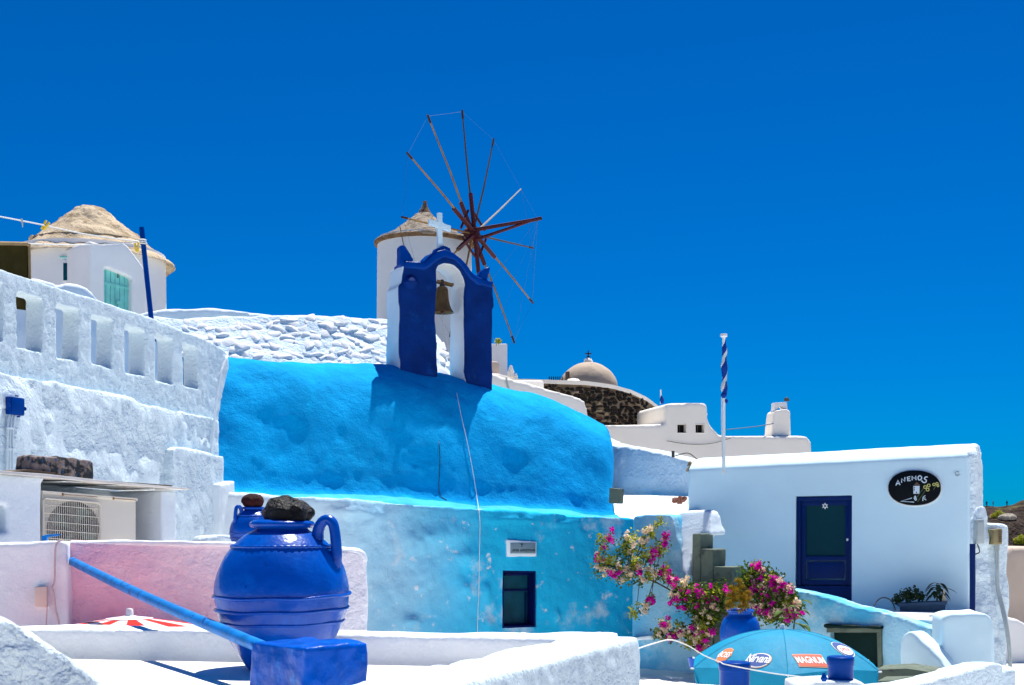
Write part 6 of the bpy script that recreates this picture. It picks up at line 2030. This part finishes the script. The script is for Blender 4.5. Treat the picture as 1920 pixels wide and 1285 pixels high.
m.add(v, [(i * 4 + k, i * 4 + (k + 1) % 4, (i + 1) * 4 + (k + 1) % 4, (i + 1) * 4 + k) for i in range(len(a) - 1) for k in range(4)] + [(3, 2, 1, 0), tuple((len(a) - 1) * 4 + k for k in range(4))])
mk('back_parapet', plaster_mesh(m, 0.022, 5, ((0.012, 1.5), (0.006, 5)), None, 121), PURE, par_t)
far, near = Vector((0.565, 8.78, 0)), Vector((-0.76, 5.75, 0))
dirw = (near - far).normalized()
nw = Vector((dirw.y, -dirw.x, 0))
if nw.x < 0:
    nw = -nw
m = MB()
ext = near + dirw * 2.5
cs = [far - dirw * 0.25, far, (far + near) / 2, near, ext]
v = []
for i, q in enumerate(cs):
    z = -0.785
    hw = 0.235
    v += [q - nw * hw + Vector((0, 0, z)), q + nw * hw + Vector((0, 0, z)), q + nw * (hw + 0.06) + Vector((0, 0, -3.2)), q - nw * hw + Vector((0, 0, -3.2))]
m.add(v, [(i * 4 + k, i * 4 + (k + 1) % 4, (i + 1) * 4 + (k + 1) % 4, (i + 1) * 4 + k) for i in range(len(cs) - 1) for k in range(4)] + [(3, 2, 1, 0), tuple((len(cs) - 1) * 4 + k for k in range(4))])
mk('side_parapet', plaster_mesh(m, 0.022, 5, ((0.015, 1.5), (0.008, 5), (0.004, 14)), None, 122), WHITE_GRAIN, par_t)
lamp_c = P(981, 1196, 13.5)
lm = thing('round_lamp', Vector((lamp_c.x, lamp_c.y, -3.0)), 'round white rimmed lamp head just above the parapet below the chapel window', 'lamp')
mk('lamp_rim', smooth_of(MB().tube([lamp_c + Vector((0.05 * math.cos(t), 0, 0.05 * math.sin(t))) for t in [2 * math.pi * i / 24 for i in range(25)]], 0.009, 6, False)), PLASTIC_W, lm)
mk('lamp_glass', smooth_of(MB().lathe([(0.0, -0.046), (0.03, -0.03), (0.045, 0), (0.03, 0.03), (0.0, 0.046)], lamp_c, 16)), GREENDARK, lm)
mk('lamp_pole', smooth_of(MB().tube([lamp_c + Vector((0, 0.02, -0.05)), Vector((lamp_c.x, lamp_c.y + 0.02, -3.0))], 0.02, 8)), PLASTIC_W, lm)

# blue block and the pole that rests on it
bc = Vector((-1.05, 7.22, 0))
m = MB()
tl = P(470, 1206, 7.35)
tc = P(573, 1216, 6.95)
tr = P(690, 1212, 7.25)
zt_ = -0.665
back = Vector((tl.x + tr.x - tc.x, tl.y + tr.y - tc.y, 0))
loop = [Vector((q.x, q.y, 0)) for q in (tl, tc, tr)] + [back]
m.prism([q + Vector((0, 0, tz)) for q in loop], [q + Vector((0, 0, zt_)) for q in loop])
mk('blue_block', plaster_mesh(m, 0.014, 4, ((0.012, 3), (0.008, 9), (0.003, 25)), None, 131), mat('thick glossy blue paint', (0.0, 0.080, 0.46), 0.28, 0.2, 6.0, ((12, 0.35, 0.015), (50, 0.5, 0.006)), 0.15, coat=0.06, patch=((0.0, 0.17, 0.60), 9, 0.56, 0.7)), label='thickly painted blue masonry block at the near end of the blue pole', cat='block')
p1, p2 = P(138, 1054, 12.0), P(502, 1218, 7.50)
m = MB().tube([p1 + (p2 - p1) * t + Vector((0, 0, -0.02 * math.sin(t * math.pi))) for t in np.linspace(-0.01, 1.0, 14)], 0.040, 16)
mk('blue_pole', smooth_of(m, 60), BLUE_LIGHT, label='worn light blue pole slanting from the white pier to the blue block', cat='pole')
# near corner of rough white wall
m = MB()
NWp = Pl(-200, 3.4, 200, 3.7)
m.slab(NWp, spline([(-400, 1090), (-200, 1115), (0, 1163), (60, 1190), (115, 1226), (165, 1262), (195, 1290)], 3) + [(215, None, -1.2), (-400, None, -1.2)], 0.6)
plaster('near_wall', m, WHITE_ROUGH, None, 0.012, 4, ((0.012, 3), (0.008, 9), (0.006, 22)), None, 132, label='blurred rough white wall corner close to the viewer at lower left', cat='wall')

# ------------------------------------------------------------------ clothes line
tp_, bt_ = P(265.5, 427, 21.0), P(288, 640, 20.8)
cp = mk('line_pole', smooth_of(MB().tube([bt_, (tp_ + bt_) / 2, tp_], 0.042, 10), 60), BLUE, label='leaning deep blue pole that ends the clothes line', cat='pole')
knot = P(267, 454, 20.95)
l1 = [P(-120, 388, 17.0), P(-20, 403, 17.6), P(40, 414, 18.2), P(85, 423, 18.7), P(170, 441, 19.8), knot]
l2 = [P(-120, 452, 17.0), P(0, 455, 17.7), P(90, 458.5, 18.7), P(170, 459, 19.8), knot]
mk('clothes_line', tubes(lambda m: m.tube(spline(l1, 5), 0.010, 6)), ROPE, label='upper white clothes line with yellow pegs across the thatched mill', cat='clothes line')
mk('clothes_line', tubes(lambda m: m.tube(spline(l2, 5), 0.010, 6)), ROPE, label='lower white clothes line holding the olive towel', cat='clothes line')
m = MB()
for i in range(3):
    m.tube([knot + Vector((0.055 * math.cos(t), 0.055 * math.sin(t), -0.03 + 0.03 * i)) for t in [2 * math.pi * j / 12 for j in range(13)]], 0.013, 5)
mk('line_knot', smooth_of(m), ROPE, label='white rope knot round the leaning blue pole', cat='knot')
def peg(q, ang, label, mt=YELLOW):
    t = thing('clothes_peg', q, label, 'clothes peg', 'pegs on the clothes lines')
    for s_ in (-1, 1):
        Rm = Matrix.Rotation(ang, 3, 'Y') @ Matrix.Rotation(s_ * 0.10, 3, 'Y')
        me = bevel_mesh(MB().box(q + Rm @ Vector((s_ * 0.022, 0, -0.01)), (0.026, 0.03, 0.15), 0, Rm), 0.005)
        mk('prong', me, mt, t)
    mk('spring', smooth_of(MB().tube([q + Vector((-0.04, 0, 0)), q + Vector((0.04, 0, 0))], 0.012, 6)), PLASTIC_G, t)
peg(P(85.5, 422, 18.7), 0.6, 'yellow clothes peg on the upper line left of the thatch')
peg(P(256.5, 462, 20.8), -0.08, 'yellow clothes peg hanging beside the blue pole knot')
mk('line_clip', smooth_of(MB().tube([P(40, 411, 18.2), P(42, 418, 18.2), P(42.5, 426, 18.2)], [0.02, 0.014, 0.008], 6)), PLASTIC_G, label='small grey clip on the upper clothes line at far left', cat='clip')
m = MB()
nx_, nz_ = 26, 22
for i in range(nx_ + 1):
    x = -70 + 125 * i / nx_
    Y = 17.7 + x * 0.011
    for j in range(nz_ + 1):
        y = 457 + (581 - 457) * j / nz_
        fold = 0.05 * math.sin(x * 0.16 + 0.4 * math.sin(j * 0.3)) * (0.3 + j / nz_)
        m.v.append(tuple(P(x + (1.2 * j / nz_) * 2, y, Y) + Vector((0, fold, 0))))
m.f = [(i * (nz_ + 1) + j, (i + 1) * (nz_ + 1) + j, (i + 1) * (nz_ + 1) + j + 1, i * (nz_ + 1) + j + 1) for i in range(nx_) for j in range(nz_)]
me = m.mesh('towel')
me = evald(me, [('SOLIDIFY', dict(thickness=0.012, offset=0.0))])
smooth(me)
towel = thing('towel', P(0, 581, 17.7), 'olive brown towel hanging from the lower clothes line', 'towel')
mk('cloth', me, OLIVE, towel)
hem = [P(54.5 + (1.2 * j / nz_) * 2, 457 + (581 - 457) * j / nz_, 18.27) for j in range(nz_ + 1)]
m = MB().tube(hem, 0.022, 6).tube([P(-70, 457, 16.9), P(0, 456.5, 17.68), P(30, 457, 18.0), P(50, 457.5, 18.22), P(55, 462, 18.27)], 0.026, 6)
mk('hem', smooth_of(m), OLIVEHEM, towel)
for o in bpy.data.objects:
    if 'gi' in o:
        del o['gi']
